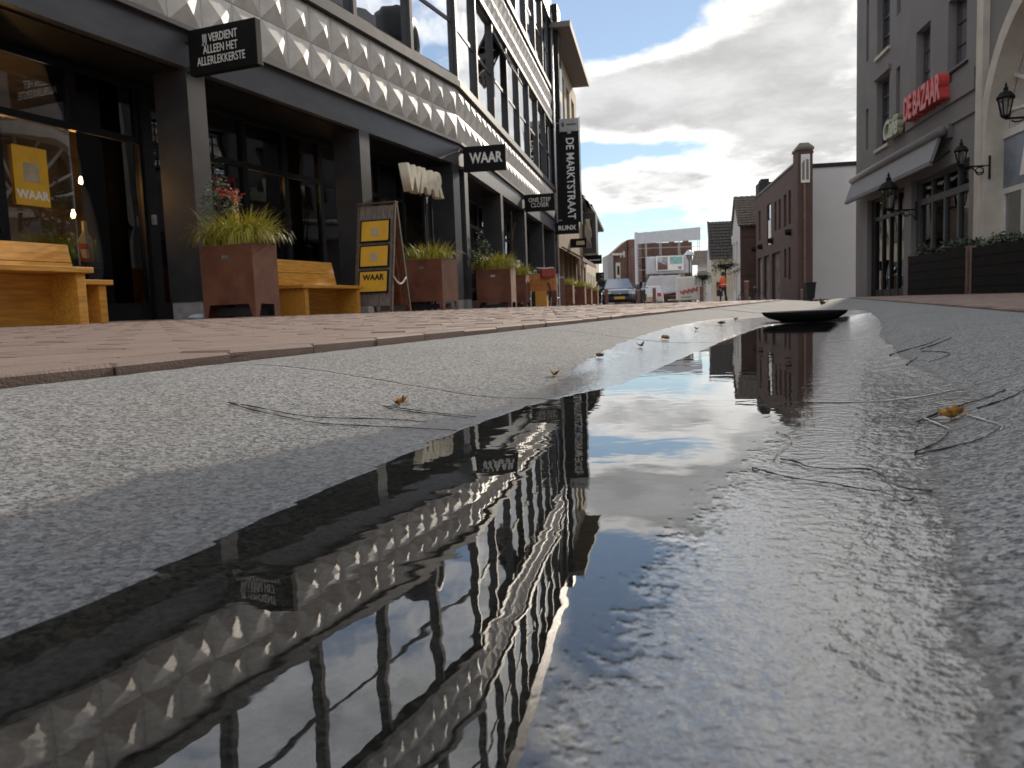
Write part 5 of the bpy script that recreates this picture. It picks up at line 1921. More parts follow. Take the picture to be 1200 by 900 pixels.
b = MB(); b.box(xs_[0] - .25, xs_[0] - .1, -.05, .9, -.8, fx(FC, 747, 272)[1]); b.build('edge_sheet', M['scaffold_sheet'], sc_)


def tarp(label, pxs, seed, nm='tarpaulin'):
    (xa, zb_), (xb2, zt2) = fx(FC, pxs[0], pxs[3], -.25), fx(FC, pxs[1], pxs[2], -.25)
    b = MB()
    nx_, nz_ = 14, 10
    vs = []
    for j in range(nz_ + 1):
        for i in range(nx_ + 1):
            f, g = i / nx_, j / nz_
            x, z = xa + (xb2 - xa) * f, zb_ + (zt2 - zb_) * g
            if seed == 1:
                x = x + (1 - f) * .9 * max(0, g - .5)
                z -= .25 * math.sin(f * 3.14) * (1 - g)
            vs.append((x, -.25 + .10 * noise.noise((x * .9, z * .9, seed * 5)) + .05 * math.sin(x * 3 + z), z))
    for j in range(nz_):
        for i in range(nx_):
            a = j * (nx_ + 1) + i
            b.add([], [])
            b.f.append([a, a + 1, a + nx_ + 2, a + nx_ + 1]); b.mi.append(0)
    b.v = [Vector(q) for q in vs]
    o = b.build(nm, M['tarp'], smooth=True)
    o.matrix_world = FC
    sol = o.modifiers.new('thickness', 'SOLIDIFY'); sol.thickness = .02
    return tag(o, label, 'tarpaulin', 'tarpaulins on the scaffold')


tarp('upper grey tarpaulin behind the two picture boards on the scaffold', (757, 810, 299, 322), 0)
tarp('lower sagging grey tarpaulin below the picture boards on the scaffold', (757, 797, 322, 343), 1)
t_ = thing('picture_banner', 'white banner with two pictures fixed to the scaffold tarpaulin', 'banner', FC)
(xa, zb_), (xb2, zt2) = fx(FC, 769, 317.5, -.45), fx(FC, 801, 299, -.45)
b = MB(); b.box(xa, xb2, -.46, -.43, zb_, zt2); b.build('sheet', M['white'], t_)
w_ = xb2 - xa; h_ = zt2 - zb_
pic = mat('street_picture', (.30, .33, .38), .6, .5, 1.5, col2=(.16, .11, .10))
b = MB(); b.box(xa + .05 * w_, xa + .42 * w_, -.466, -.461, zb_ + .06 * h_, zb_ + .92 * h_); b.build('left_picture', pic, t_)
b = MB(); b.face((xa + .05 * w_, -.468, zb_ + .06 * h_), (xa + .42 * w_, -.468, zb_ + .06 * h_), (xa + .40 * w_, -.468, zb_ + .3 * h_), (xa + .1 * w_, -.468, zb_ + .6 * h_)); b.build('picture_patch', M['brick_red'], t_)
b = MB(); b.box(xa + .50 * w_, xa + .95 * w_, -.466, -.461, zb_ + .42 * h_, zb_ + .92 * h_); b.build('right_picture', mat('green_picture', (.10, .28, .16), .6, .5, 2, col2=(.35, .5, .65)), t_)
b = MB(); b.box(xa + .80 * w_, xa + .92 * w_, -.466, -.461, zb_ + .08 * h_, zb_ + .26 * h_); b.build('logo_mark', mat('violet_mark', (.30, .22, .45), .6), t_)

# brick and grey blocks behind, to the left of the scaffold
PB = ground_at(703, 108.0)
PB1 = ground_at(760, 108.0)
FB = frame(PB, 90)
bb = thing('brick_block', 'large red brick block with sloping roofline left of the scaffold', 'building', FB)
c_ = [fx(FB, *p_) for p_ in ((712, 360), (717, 297), (735, 281), (736, 360))]
d_ = [fx(FB, *p_) for p_ in ((736, 360), (736, 281), (768, 279), (768, 360))]
b = MB(); b.prism([(x, 0, z) for x, z in c_], (0, 6, 0)); b.build('gable_wall', M['brick_red'], bb)
b = MB(); b.prism([(x, -.5, z) for x, z in d_], (0, 6, 0)); b.build('front_wall', M['brick_red'], bb)
for p_ in ((722, 301), (726, 301), (730, 297)):
    x, z = fx(FB, *p_)
    b = MB(); b.box(x, x + .28, -.05, -.002, z - .5, z + .3); b.build('window', M['far_glass'], bb)
FG_ = frame(ground_at(711, 99.0), 90)
gb = thing('grey_block', 'narrow grey house end with brick and white bay behind the dark car', 'building', FG_)
x0, z1 = fx(FG_, 711.5, 299); x1, _ = fx(FG_, 718.5, 299)
b = MB(); b.box(x0, x1, 0, 5, -1.5, z1); b.build('grey_wall', M['concrete'], gb)
x2, z2 = fx(FG_, 727, 299)
b = MB(); b.box(x1 + .002, x2, .3, 5, -1.5, z2); b.build('brick_wall', M['brick_red'], gb)
xa, za = fx(FG_, 721.5, 308); xb2, zb_ = fx(FG_, 727, 326)
b = MB(); b.box(xa, xb2, -.2, .298, zb_, za); bay = b.build('white_bay', M['frame_white'], gb)
b = MB(); b.box(xa + .12, xb2 - .12, -.21, -.201, zb_ + .4, za - .4); b.build('pane', M['far_glass'], bay)
b = MB(); b.box(x1 - .1, x2 + .3, -.1, .2, z2 + .001, z2 + .25); b.build('cornice', M['frame_white'], gb)
x3, z3 = fx(FG_, 737, 329)
b = MB(); b.box(xb2 + .05, x3, .2, 3, -1.5, z3); b.build('shop_wall', M['brick_tan'], gb)

# ------------------------------------------------------------------ left-hand houses beyond the shop building
FL3 = FL2 @ T(SE + .30, 0, -.1)
l3 = thing('flat_roof_building', 'beige building with wide brown flat roof overhang beyond the shop building', 'building', FL3)
WL3 = 10.2
ops3 = [(1.0 + i * 2.2, 2.4 + i * 2.2, z, z + 1.9) for i in range(4) for z in (8.4, 5.2)]
b = MB(); facade(b, 0, WL3, 4.2, 11.0, ops3, .35); b.face((WL3, 0, 0), (WL3, 8, 0), (WL3, 8, 11), (WL3, 0, 11)); b.build('wall', M['beige_wall'], l3)
for o_ in ops3:
    casement(l3, *o_, .2, M['mullion'], M['far_glass'], 2, 1)
b = MB(); b.box(0.0, 1.0, -.30, -.002, 3.2, 12.0); b.build('dark_bay', M['charcoal_dark'], l3)
for k in range(3):
    b = MB(); b.box(.12, .88, -.312, -.302, 3.6 + k * 2.6, 5.7 + k * 2.6); b.build('bay_pane', M['far_glass'], l3)
b = MB(); b.box(-.3, WL3 - 1.6, -.80, 8, 11.01, 11.22); b.build('flat_roof', M['eave'], l3)
b = MB(); b.box(-.3, WL3 - 1.6, -.83, -.802, 10.98, 11.26); b.build('roof_edge', M['stone_trim'], l3)
ops3 = [(.6 + i * 1.9, 2.1 + i * 1.9, .1, 2.6) for i in range(5)]
b = MB(); facade(b, 0, WL3, -.6, 4.198, ops3, .3); b.build('ground_wall', M['brick_tan'], l3)
for o_ in ops3:
    casement(l3, *o_, .2, M['charcoal'], M['far_glass'], 1, 2)
t_ = thing('awning', 'brown awning over the shop front beyond the last shop column', 'awning', FL3 @ T(1.4, 0, 2.65))
b = MB(); b.hexa([(0, -.9, -.45), (7.5, -.9, -.45), (7.5, -.86, -.48), (0, -.86, -.48)], [(0, -.05, .05), (7.5, -.05, .05), (7.5, -.02, .0), (0, -.02, .0)]); b.build('canopy', M['brick_tan'], t_)
b = MB(); b.box(0, 7.5, -.92, -.88, -.62, -.452); b.build('valance', M['bollard'], t_)

FL4 = FL2 @ T(SE + .30 + WL3, 0.02, -.16) @ Matrix.Rotation(R(1.3), 4, 'Z')
l4 = thing('dark_gable_house', 'narrow house with black hipped roof and dark bay under it', 'house', FL4)
WL4 = 5.0
b = MB(); facade(b, 0, WL4, -.6, 5.6, [(.6, 1.8, 0, 2.4), (2.6, 4.2, 0, 2.4)], .3); b.face((WL4, 0, -.6), (WL4, 7, -.6), (WL4, 7, 5.6), (WL4, 0, 5.6)); b.build('wall', M['brick_tan'], l4)
for o_ in ((.6, 1.8, 0, 2.4), (2.6, 4.2, 0, 2.4)):
    casement(l4, *o_, .2, M['frame_white'], M['far_glass'], 1, 2)
b = MB(); b.hexa([(-.1, -.35, 5.6), (WL4 + .1, -.35, 5.6), (WL4 + .1, 7, 5.6), (-.1, 7, 5.6)], [(.3, 1.4, 8.2), (WL4 - .6, 1.4, 8.2), (WL4 - .6, 5, 8.2), (.3, 5, 8.2)]); rf_ = b.build('roof', M['roof'], l4)
roof_tiles(rf_, 'tile_course', (-.1, -.4, 5.6), (WL4 + .1, -.4, 5.6), (.3, 1.35, 8.2), (WL4 - .6, 1.35, 8.2), 9, M['roof'])
b = MB(); b.box(1.3, 1.9, 1.8, 2.4, 8.0, 9.1); b.build('chimney', M['brick_black'], l4)
b = MB(); b.box(2.4, 4.4, -.75, -.002, 3.1, 5.3); by_ = b.build('bay_window', M['charcoal'], l4)
b = MB(); b.box(2.39, 2.398, -.6, -.12, 3.4, 5.0); b.build('pane', M['far_glass'], by_)
FL5 = FL4 @ T(WL4, 0.0, -.1)
l5 = thing('cream_house', 'long cream rendered house with dark eaves gutter at the far left', 'house', FL5)
WL5 = 16.0
ops5 = [(1.0 + i * 1.9, 1.9 + i * 1.9, z, z + 1.7) for i in range(8) for z in (.6, 3.4)]
b = MB(); facade(b, 0, WL5, -.8, 6.0, ops5, .25); b.face((WL5, 0, -.8), (WL5, 7, -.8), (WL5, 7, 6), (WL5, 0, 6)); b.face((WL5, 0, 6), (WL5, 7, 6), (WL5, 3.5, 9)); b.build('wall', M['cream_wall'], l5)
for o_ in ops5:
    casement(l5, *o_, .12, M['frame_white'], M['far_glass'], 2, 2)
b = MB(); b.box(-.1, WL5 + .1, -.45, .0, 6.0, 6.2); b.build('eaves_gutter', M['charcoal_dark'], l5)
b = MB(); b.face((-.1, -.4, 6.201), (WL5 + .1, -.4, 6.201), (WL5 + .1, 3.5, 8.6), (-.1, 3.5, 8.6)); rf_ = b.build('roof', M['roof'], l5)
# ------------------------------------------------------------------ vehicles
def wheel(t_, x, y, r_, w_, name='wheel'):
    b = MB()
    b.torus((x, y, r_), (0, 1, 0), r_ - .065, .065, 20, 8)
    ty = b.build(name, M['rubber'], t_, smooth=True)
    b = MB(); b.tube([(x, y - w_ / 2, r_), (x, y + w_ / 2, r_)], r_ * .62, 14); b.build('rim', M['steel'], ty)


def car(label, Mx, paint, tail=False, plate=True):
    """x forward (nose at +x), y left"""
    t_ = thing('parked_car', label, 'car', Mx)
    prof = [(-1.95, .32), (-2.0, .60), (-1.96, .92), (-1.80, .98), (.95, .96), (1.75, .82), (1.98, .66), (2.0, .34), (1.7, .22), (-1.7, .22)]
    top = [(-1.88, .97), (-1.55, 1.46), (-.9, 1.52), (.05, 1.48), (.98, .965)]
    b = MB()
    ny = 8
    rows = []
    for j in range(ny + 1):
        f = -1 + 2 * j / ny
        y = .88 * f
        k = 1 - .10 * abs(f) ** 4
        rows.append([(x * (k if abs(x) > 1.2 else 1), y, .22 + (z - .22) * (1 - .05 * abs(f) ** 3)) for x, z in prof])
    n_ = len(prof)
    vs = [q for r_ in rows for q in r_]
    fs = [(j * n_ + i, j * n_ + (i + 1) % n_, (j + 1) * n_ + (i + 1) % n_, (j + 1) * n_ + i) for j in range(ny) for i in range(n_)]
    fs += [tuple(range(n_)), tuple(range(ny * n_, (ny + 1) * n_))[::-1]]
    b.add(vs, fs)
    b.build('body', paint, t_, bevel=.03, smooth=True)
    wy = lambda z: .80 - .22 * (z - .96) / .55
    b = MB()
    vs = [(x, -wy(z), z) for x, z in top] + [(x, wy(z), z) for x, z in top]
    m_ = len(top)
    b.add(vs, [(0, 1, m_ + 1, m_), (3, 4, m_ + 4, m_ + 3), tuple(range(m_))[::-1], tuple(range(m_, 2 * m_))])
    b.build('windows', M['carglass'], t_)
    b = MB()
    b.add(vs, [(1, 2, m_ + 2, m_ + 1), (2, 3, m_ + 3, m_ + 2)])
    b.build('roof', paint, t_)
    b = MB()
    for sgn in (-1, 1):
        for i in (0, 3):
            p, q = top[i], top[i + 1]
            b.tube([(p[0], sgn * wy(p[1]), p[1]), (q[0], sgn * wy(q[1]), q[1])], .035, 6)
        b.tube([(-.55, sgn * .80, .96), (-.5, sgn * .62, 1.5)], .04, 6)
    b.build('pillar', paint, t_)
    for x in (-1.25, 1.3):
        for y in (-.80, .80):
            wheel(t_, x, y, .31, .2)
    for y in (-.62, .62):
        b = MB(); b.box(1.84, 1.93, y - .17, y + .17, .62, .76); b.build('headlight', M['lamp_clear'], t_, bevel=.02)
        b = MB(); b.box(-1.97, -1.88, y - .15, y + .15, .70, .96); b.build('tail_light', M['lamp_red'], t_, bevel=.02)
        b = MB(); b.box(.68, .86, y * 1.52 - .10, y * 1.52 + .10, .95, 1.09); b.build('mirror', paint, t_, bevel=.02)
    b = MB(); b.box(1.96, 2.015, -.27, .27, .38, .50); b.box(-2.02, -1.96, -.27, .27, .55, .66); b.build('number_plate', M['plate'], t_)
    b = MB(); b.box(1.93, 2.005, -.45, .45, .54, .64); b.build('grille', M['black'], t_)
    b = MB(); b.tube([(1.97, 0, .66), (2.0, 0, .66)], .06, 12); b.build('badge', M['steel'], t_)
    return t_


def facing(P, azm):
    return Matrix.Translation(P) @ Matrix.Rotation(R(90 - azm), 4, 'Z')


car('dark blue hatchback facing the camera beyond the corten planters', facing(ground_at(725, 43.5), 186), M['carblue'])
car('white car seen from behind with red tail lights beside the scaffold', facing(ground_at(764, 62), 12), M['carwhite'])


def boxtrailer():
    P = ground_at(809.5, 57.0)
    t_ = thing('box_trailer', 'white box trailer with red scribbled lettering near the scaffold', 'trailer', facing(P, 100))
    b = MB(); b.box(-1.0, 1.0, -.8, .8, .28, 1.95); b.build('box', M['white'], t_, bevel=.07)
    b = MB()
    for k in range(3):
        x = -.8 + k * .12
        b.tube([(-.75 + .1 * q, -.812, .75 + .07 * k + .11 * math.sin(q * 2.1 + k) + .02 * q) for q in range(13)], .028, 5)
    b.build('lettering', M['lamp_red'], t_)
    b = MB(); b.tube([(-.7 + .1 * q, -.812, .52 + .03 * math.sin(q * 3)) for q in range(8)], .02, 5); b.build('underline', M['charcoal'], t_)
    for y in (-.72, .72):
        wheel(t_, .15, y, .24, .14)
    b = MB(); b.tube([(-1.0, 0, .35), (-1.6, 0, .35)], .04, 6); b.build('tow_bar', M['steel'], t_)


boxtrailer()


def bicycle(label, Mx, frame_m, basket=False, scale=1.0):
    t_ = thing('bicycle', label, 'bicycle', Mx)
    for x in (-.53, .53):
        b = MB(); b.torus((x, 0, .34), (0, 1, 0), .32, .020, 28, 6)
        ty = b.build('wheel', M['rubber'], t_, smooth=True)
        b = MB(); b.torus((x, 0, .34), (0, 1, 0), .295, .010, 28, 5)
        for k in range(12):
            a = k * math.pi / 6
            b.tube([(x, 0, .34), (x + .29 * math.cos(a), 0, .34 + .29 * math.sin(a))], .0025, 3)
        b.build('rim', M['steel'], ty)
        b = MB(); b.torus((x, 0, .34), (0, 1, 0), .365, .018, 16, 5, math.pi * .05, math.pi * .8); b.build('mudguard', M['steel'], t_)
    b = MB()
    for p in ([(-.53, 0, .34), (-.1, 0, .30), (.36, 0, .78)], [(-.1, 0, .30), (-.22, 0, .82)], [(-.2, 0, .72), (.36, 0, .86)], [(-.53, 0, .34), (-.2, 0, .72)], [(.53, 0, .34), (.38, 0, .72), (.32, 0, 1.02)]):
        b.tube(p, .018, 6)
    b.build('frame', frame_m, t_)
    b = MB(); b.tube([(.18, -.28, 1.02), (.30, -.22, 1.06), (.32, 0, 1.04), (.30, .22, 1.06), (.18, .28, 1.02)], .013, 6); b.build('handlebar', M['steel'], t_)
    b = MB(); b.hexa([(-.36, -.09, .84), (-.02, -.03, .84), (-.02, .03, .84), (-.36, .09, .84)], [(-.36, -.1, .92), (-.02, -.03, .89), (-.02, .03, .89), (-.36, .1, .92)]); b.build('saddle', M['black'], t_, bevel=.01)
    b = MB(); b.box(-.78, -.32, -.06, .06, .70, .715); b.build('carrier', M['black'], t_)
    b = MB(); b.tube([(-.1, -.09, .30), (-.1, .09, .30)], .06, 10); b.tube([(-.1, .09, .30), (-.02, .10, .16)], .01, 5); b.tube([(-.1, -.09, .30), (-.18, -.10, .44)], .01, 5); b.build('crank', M['steel'], t_)
    if basket:
        b = MB(); b.box(.36, .70, -.18, .18, .80, 1.02); b.build('basket', M['box_red'], t_, bevel=.02)
    return t_


bicycle('parked bicycle with red basket between the planter and the orange wooden stand', FL2 @ T(4.9, -.95, 0.05, 202), M['black'], True)
bicycle('dark bicycle held by the standing person beside the dark car', facing(ground_at(703.5, 44.5), 178), M['black'])
bicycle('dark bicycle parked against the brick house at the garage doors', facing(ground_at(880.5, 55), 100), M['black'])


def scooter(label, Mx):
    t_ = thing('motor_scooter', label, 'scooter', Mx)
    for x in (-.6, .6):
        wheel(t_, x, 0, .25, .12)
    b = MB(); b.hexa([(-.75, -.15, .3), (-.1, -.15, .25), (-.1, .15, .25), (-.75, .15, .3)], [(-.8, -.12, .78), (-.15, -.14, .74), (-.15, .14, .74), (-.8, .12, .78)]); b.hexa([(-.1, -.15, .22), (.35, -.15, .22), (.35, .15, .22), (-.1, .15, .22)], [(-.1, -.15, .30), (.30, -.15, .30), (.30, .15, .30), (-.1, .15, .30)])
    b.hexa([(.28, -.2, .28), (.42, -.1, .28), (.42, .1, .28), (.28, .2, .28)], [(.28, -.17, .95), (.40, -.08, 1.0), (.40, .08, 1.0), (.28, .17, .95)]); b.build('body', M['charcoal'], t_, bevel=.03)
    b = MB(); b.box(-.75, -.1, -.13, .13, .781, .86); b.build('seat', M['black'], t_, bevel=.03)
    b = MB(); b.tube([(.25, -.32, 1.06), (.34, 0, 1.02), (.25, .32, 1.06)], .018, 6); b.build('handlebar', M['black'], t_)
    b = MB(); b.tube([(.40, 0, .98), (.46, 0, .98)], .08, 12); b.build('headlight', M['lamp_clear'], t_)
    b = MB(); b.hexa([(.36, -.18, 1.02), (.37, -.18, 1.02), (.37, .18, 1.02), (.36, .18, 1.02)], [(.26, -.15, 1.4), (.27, -.15, 1.4), (.27, .15, 1.4), (.26, .15, 1.4)]); b.build('windscreen', M['carglass'], t_)
    return t_


scooter('dark motor scooter parked beside the dark blue car', facing(ground_at(754, 47.5), 195))
scooter('second dark motor scooter close behind the first one', facing(ground_at(749, 52), 200))

# ------------------------------------------------------------------ bollards
b0 = None
for (px, y, lb) in ((711, 38.5, 'bollard just left of the dark blue car'), (748, 39.5, 'bollard just right of the dark blue car'), (767, 36.5, 'dark bollard in front of the white car'), (822.5, 35, 'pale bollard beside the white trailer'),
                    (875, 29.5, 'pale bollard right of the person in orange'), (659, 24.0, 'slim bollard among the corten planters'), (939.5, 34, 'low reddish bollard before the warehouse pillar')):
    P = ground_at(px, y)
    if b0 is None:
        b0 = thing('bollard', lb, 'bollard', Matrix.Translation(P), 'bollards along the street')
        b = MB(); b.box(-.075, .075, -.075, .075, -.1, .80); b.build('post', M['bollard'], b0, bevel=.012)
        b = MB(); b.box(-.08, .08, -.08, .08, .801, .86); b.build('cap', M['concrete'], b0, bevel=.01)
        b = MB(); b.box(-.078, .078, -.078, .078, .62, .68); b.build('reflector', M['box_red'], b0)
    else:
        copy_tree(b0, Matrix.Translation(P) @ Matrix.Scale(.55 if px == 939.5 else (.9 if px != 659 else 1.05), 4), lb)

# ------------------------------------------------------------------ hanging flower bowls on lamp posts
def flower_post(label, px, y, zb, wd, seed):
    P = ground_at(px, y)
    t_ = thing('flower_post', label, 'flower post', Matrix.Translation(P), 'flower bowls on posts')
    b = MB(); b.tube([(0, 0, -.2), (0, 0, zb + .2)], .05, 8); b.build('post', M['charcoal'], t_)
    b = MB(); b.lathe([(.05, zb - .12), (wd * .55, zb + .05), (wd * .7, zb + .2), (.03, zb + .2)], n=14); b.build('bowl', M['black'], t_)
    rnd = random.Random(seed)
    b = MB(); leafy(b, (0, 0, zb + .18), (wd * 1.05, wd * 1.05, .34), 260, rnd, .07, .2)
    for k in range(8):
        a = k * .8
        leafy(b, (math.cos(a) * wd * .9, math.sin(a) * wd * .9, zb - .1), (.18, .18, .38), 30, rnd, .06, 0)
    b.build('foliage', M['leaf_dark'], t_)
    b = MB(); leafy(b, (0, 0, zb + .38), (wd * .8, wd * .8, .12), 24, rnd, .05, 0); b.build('blossom', M['leaf_fall'], t_)


flower_post('larger flower bowl on a post above the person in orange', 850.5, 47, 2.05, .72, 11)
flower_post('smaller flower bowl on a post above the white trailer', 824, 55, 1.75, .55, 12)
t_ = thing('street_lantern', 'pale street lantern on a post in front of the tarpaulins', 'street lamp', Matrix.Translation(ground_at(808.5, 62)))
b = MB(); b.tube([(0, 0, -.2), (0, 0, 3.4)], .05, 8); b.build('post', M['charcoal'], t_)
b = MB(); b.lathe([(.1, 3.4), (.24, 3.75), (.26, 3.8)], n=8); b.build('glass', M['lantern_glass'], t_)
b = MB(); b.lathe([(.45, 3.8), (.2, 4.1), (.03, 4.2)], n=10); b.build('cap', M['steel'], t_)


# ------------------------------------------------------------------ people
def skin_mesh(name, verts, edges, rad, mats, zmat, M_=None, sub=1):
    me = bpy.data.meshes.new(name)
    me.from_pydata(verts, edges, [])
    o = bpy.data.objects.new(name, me)
    C.objects.link(o)
    m_ = o.modifiers.new('skin', 'SKIN')
    for i, r_ in enumerate(rad):
        sv = me.skin_vertices[0].data[i]
        sv.radius = (r_, r_)
        sv.use_root = (i == 0)
    o.modifiers.new('sub', 'SUBSURF').levels = sub
    dg = bpy.context.evaluated_depsgraph_get()
    nm = bpy.data.meshes.new_from_object(o.evaluated_get(dg))
    bpy.data.objects.remove(o)
    nm.name = name
    for q in mats:
        nm.materials.append(q)
    for p in nm.polygons:
        p.material_index = zmat(p.center)
        p.use_smooth = True
    return nm


def person(label, Mx, jacket, trousers, walk=.18, armf=.1, hold=False):
    t_ = thing('person', label, 'person', Mx, 'people in the street')
    V, E_, Rd = [], [], []

    def v(p, r_, par=None):
        V.append(p); Rd.append(r_)
        if par is not None:
            E_.append((par, len(V) - 1))
        return len(V) - 1
    pel = v((0, 0, .95), .15)
    wst = v((0, .01, 1.10), .135, pel)
    chs = v((.02, 0, 1.30), .155, wst)
    nk = v((.02, 0, 1.47), .075, chs)
    nk2 = v((.035, 0, 1.54), .055, nk)
    hd = v((.05, 0, 1.62), .085, nk2)
    v((.045, 0, 1.72), .085, hd)
    for s_ in (-1, 1):
        st = walk * s_
        h = v((0, s_ * .10, .88), .095, pel)
        kn = v((st * .5 + .03, s_ * .11, .49), .065, h)
        an = v((st - .02, s_ * .11, .09), .042, kn)
        v((st + .13, s_ * .12, .035), .038, an)
        sh = v((.02, s_ * .17, 1.41), .068, chs)
        el_ = v((-st * .5 + armf * .4, s_ * .25, 1.14), .048, sh)
        wr_ = v((armf * 1.6 + .08 - st * .3, s_ * (.22 if hold else .24), .98 if hold else .90), .033, el_)
        pa = v((armf * 1.6 + .13 - st * .3, s_ * .225, .93 if hold else .83), .034, wr_)
        for k in range(4):
            f1 = v((armf * 1.6 + .15 - st * .3, s_ * .225 + (k - 1.5) * .019, (.88 if hold else .78) - (.004 * abs(k - 1.5))), .0095, pa)
            v((armf * 1.6 + .145 - st * .3, s_ * .222 + (k - 1.5) * .017, (.845 if hold else .742)), .008, f1)
        th = v((armf * 1.6 + .17 - st * .3, s_ * .19, .90 if hold else .80), .010, pa)
        v((armf * 1.6 + .18 - st * .3, s_ * .185, .87 if hold else .77), .008, th)

    def zm(c):
        if c.z > 1.5:
            return 2
        if abs(c.y) > .17 and c.z < (1.0 if hold else .92) and c.z > .6:
            return 2
        if c.z < .10:
            return 3
        return 0 if c.z > .93 else 1
    me = skin_mesh('body', V, E_, Rd, [jacket, trousers, M['skin'], M['black']], zm)
    link('body', me, t_)
    b = MB(); b.lathe([(.004, 1.80), (.06, 1.79), (.10, 1.74), (.108, 1.66), (.10, 1.60), (.085, 1.58)], (.03, 0, 0), 14); b.build('hair', M['hair'], t_, smooth=True)
    b = MB(); b.hexa([(.125, -.012, 1.60), (.15, -.008, 1.60), (.15, .008, 1.60), (.125, .012, 1.60)], [(.125, -.008, 1.65), (.13, -.004, 1.66), (.13, .004, 1.66), (.125, .008, 1.65)]); b.build('nose', M['skin'], t_)
    return t_


pp = person('person in orange high-visibility jacket and navy trousers walking past the white house', facing(ground_at(848, 46), 330), M['hivis'], M['navy'], .16)
b = MB(); b.torus((0.0, 0, 1.06), (0, 0, 1), .165, .022, 18, 5); b.build('reflective_stripe', M['lamp_clear'], pp)
person('person in dark clothes standing with a bicycle left of the dark car', facing(ground_at(705.5, 44), 178), M['darkcloth'], M['navy'], .05, .12, True)
# person seated in dark green behind the orange stand
sp_ = thing('person', 'light-haired person in dark green sitting on the terrace behind the orange stand', 'person', FL2 @ T(7.6, .35, .02, 200), 'people in the street')
V = [(0, 0, .50), (-.03, 0, .75), (-.02, 0, .98), (-.01, 0, 1.12), (0, 0, 1.18), (.02, 0, 1.27), (.02, 0, 1.36), (.1, -.10, .50), (.44, -.11, .50), (.46, -.11, .08), (.58, -.12, .04), (.1, .10, .50), (.44, .11, .50), (.46, .11, .08), (.58, .12, .04),
     (0, -.18, 1.06), (.05, -.25, .80), (.27, -.18, .66), (0, .18, 1.06), (.05, .25, .80), (.27, .18, .66)]
E_ = [(0, 1), (1, 2), (2, 3), (3, 4), (4, 5), (5, 6), (0, 7), (7, 8), (8, 9), (9, 10), (0, 11), (11, 12), (12, 13), (13, 14), (2, 15), (15, 16), (16, 17), (2, 18), (18, 19), (19, 20)]
Rd = [.15, .14, .155, .075, .055, .085, .08, .1, .065, .045, .035, .1, .065, .045, .035, .07, .05, .033, .07, .05, .033]
for s_, w0 in ((-1, 17), (1, 20)):
    V.append((.33, s_ * .17, .62)); E_.append((w0, len(V) - 1)); Rd.append(.034); pa = len(V) - 1
    for k in range(4):
        V.append((.40, s_ * .17 + (k - 1.5) * .019, .60)); E_.append((pa, len(V) - 1)); Rd.append(.0095)
        V.append((.435, s_ * .17 + (k - 1.5) * .018, .575)); E_.append((len(V) - 2, len(V) - 1)); Rd.append(.008)
    V.append((.36, s_ * .13, .61)); E_.append((pa, len(V) - 1)); Rd.append(.010)
link('body', skin_mesh('body', V, E_, Rd, [M['darkcloth'], M['navy'], M['skin'], M['black']], lambda c: 2 if c.z > 1.14 or (c.x > .29 and c.z > .56 and abs(c.y) > .12) else (3 if c.z < .1 else (0 if c.z > .62 or c.x < -.05 else 1))), sp_)
b = MB(); b.lathe([(.004, 1.44), (.06, 1.43), (.10, 1.37), (.105, 1.29), (.10, 1.24), (.085, 1.22)], (0, 0, 0), 14); b.build('hair', mat('light_hair', (.42, .33, .24), .8), sp_, smooth=True)
t_ = thing('terrace_chair', 'dark terrace chair under the seated person', 'chair', FL2 @ T(7.6, .35, .02, 200))
b = MB(); b.box(-.22, .22, -.22, .22, .33, .37); b.build('seat', M['black'], t_, bevel=.01)
b = MB(); b.box(-.24, -.20, -.22, .22, .37, .85); b.build('backrest', M['black'], t_, bevel=.01)
for x in (-.2, .2):
    for y in (-.2, .2):
        b = MB(); b.tube([(x, y, 0), (x, y, .33)], .015, 6); b.build('leg', M['black'], t_)

# orange wooden stand, clothes on a line, terrace table
P = FL2 @ T(4.35, -.98, .04)
t_ = thing('wooden_stand', 'orange wooden stand with a broad board on a narrow pedestal beside the bicycle', 'stand', P)
b = MB()
for k in range(3):
    b = MB(); b.box(0, .05, -.40, .40, .46 + .145 * k, .60 + .145 * k); b.build('plank', M['wood_orange'], t_, bevel=.004)
b = MB(); b.box(.0, .06, -.15, .15, 0, .459); b.build('pedestal', M['wood'], t_, bevel=.004)
b = MB(); b.box(.061, .5, -.12, .12, .0, .40); b.build('rear_box', M['wood'], t_)
t_ = thing('metal_frame', 'pale metal table frame behind the orange wooden stand', 'table', FL2 @ T(6.2, -.75, .03))
b = MB(); b.box(0, .6, -.45, .45, .96, .985); b.build('tabletop', M['charcoal'], t_)
for x in (.03, .57):
    for y in (-.42, .42):
        b = MB(); b.tube([(x, y, 0), (x, y, .959)], .02, 6); b.build('leg', M['steel'], t_)
b = MB(); b.tube([(.03, -.42, .30), (.57, -.42, .30)], .012, 6); b.tube([(.03, .42, .3), (.57, .42, .3)], .012, 6); b.build('stretcher', M['steel'], t_)
t_ = thing('hanging_garment', 'white and green garment hanging behind the glass under the ONE STEP sign', 'garment', FL2 @ T(9.2, .6, 1.75))
b = MB()
vs = []
for j in range(7):
    for i in range(7):
        f, g = i / 6 - .5, j / 6
        vs.append((f * (.62 - .18 * g), .06 * math.sin(i * 2.2 + j), .85 - .85 * g - .25 * max(0, f)))
b.add(vs, [(j * 7 + i, j * 7 + i + 1, j * 7 + i + 8, j * 7 + i + 7) for j in range(6) for i in range(6)])
g_ = b.build('cloth', M['box_cream'], t_, smooth=True)
sol = g_.modifiers.new('thickness', 'SOLIDIFY'); sol.thickness = .02
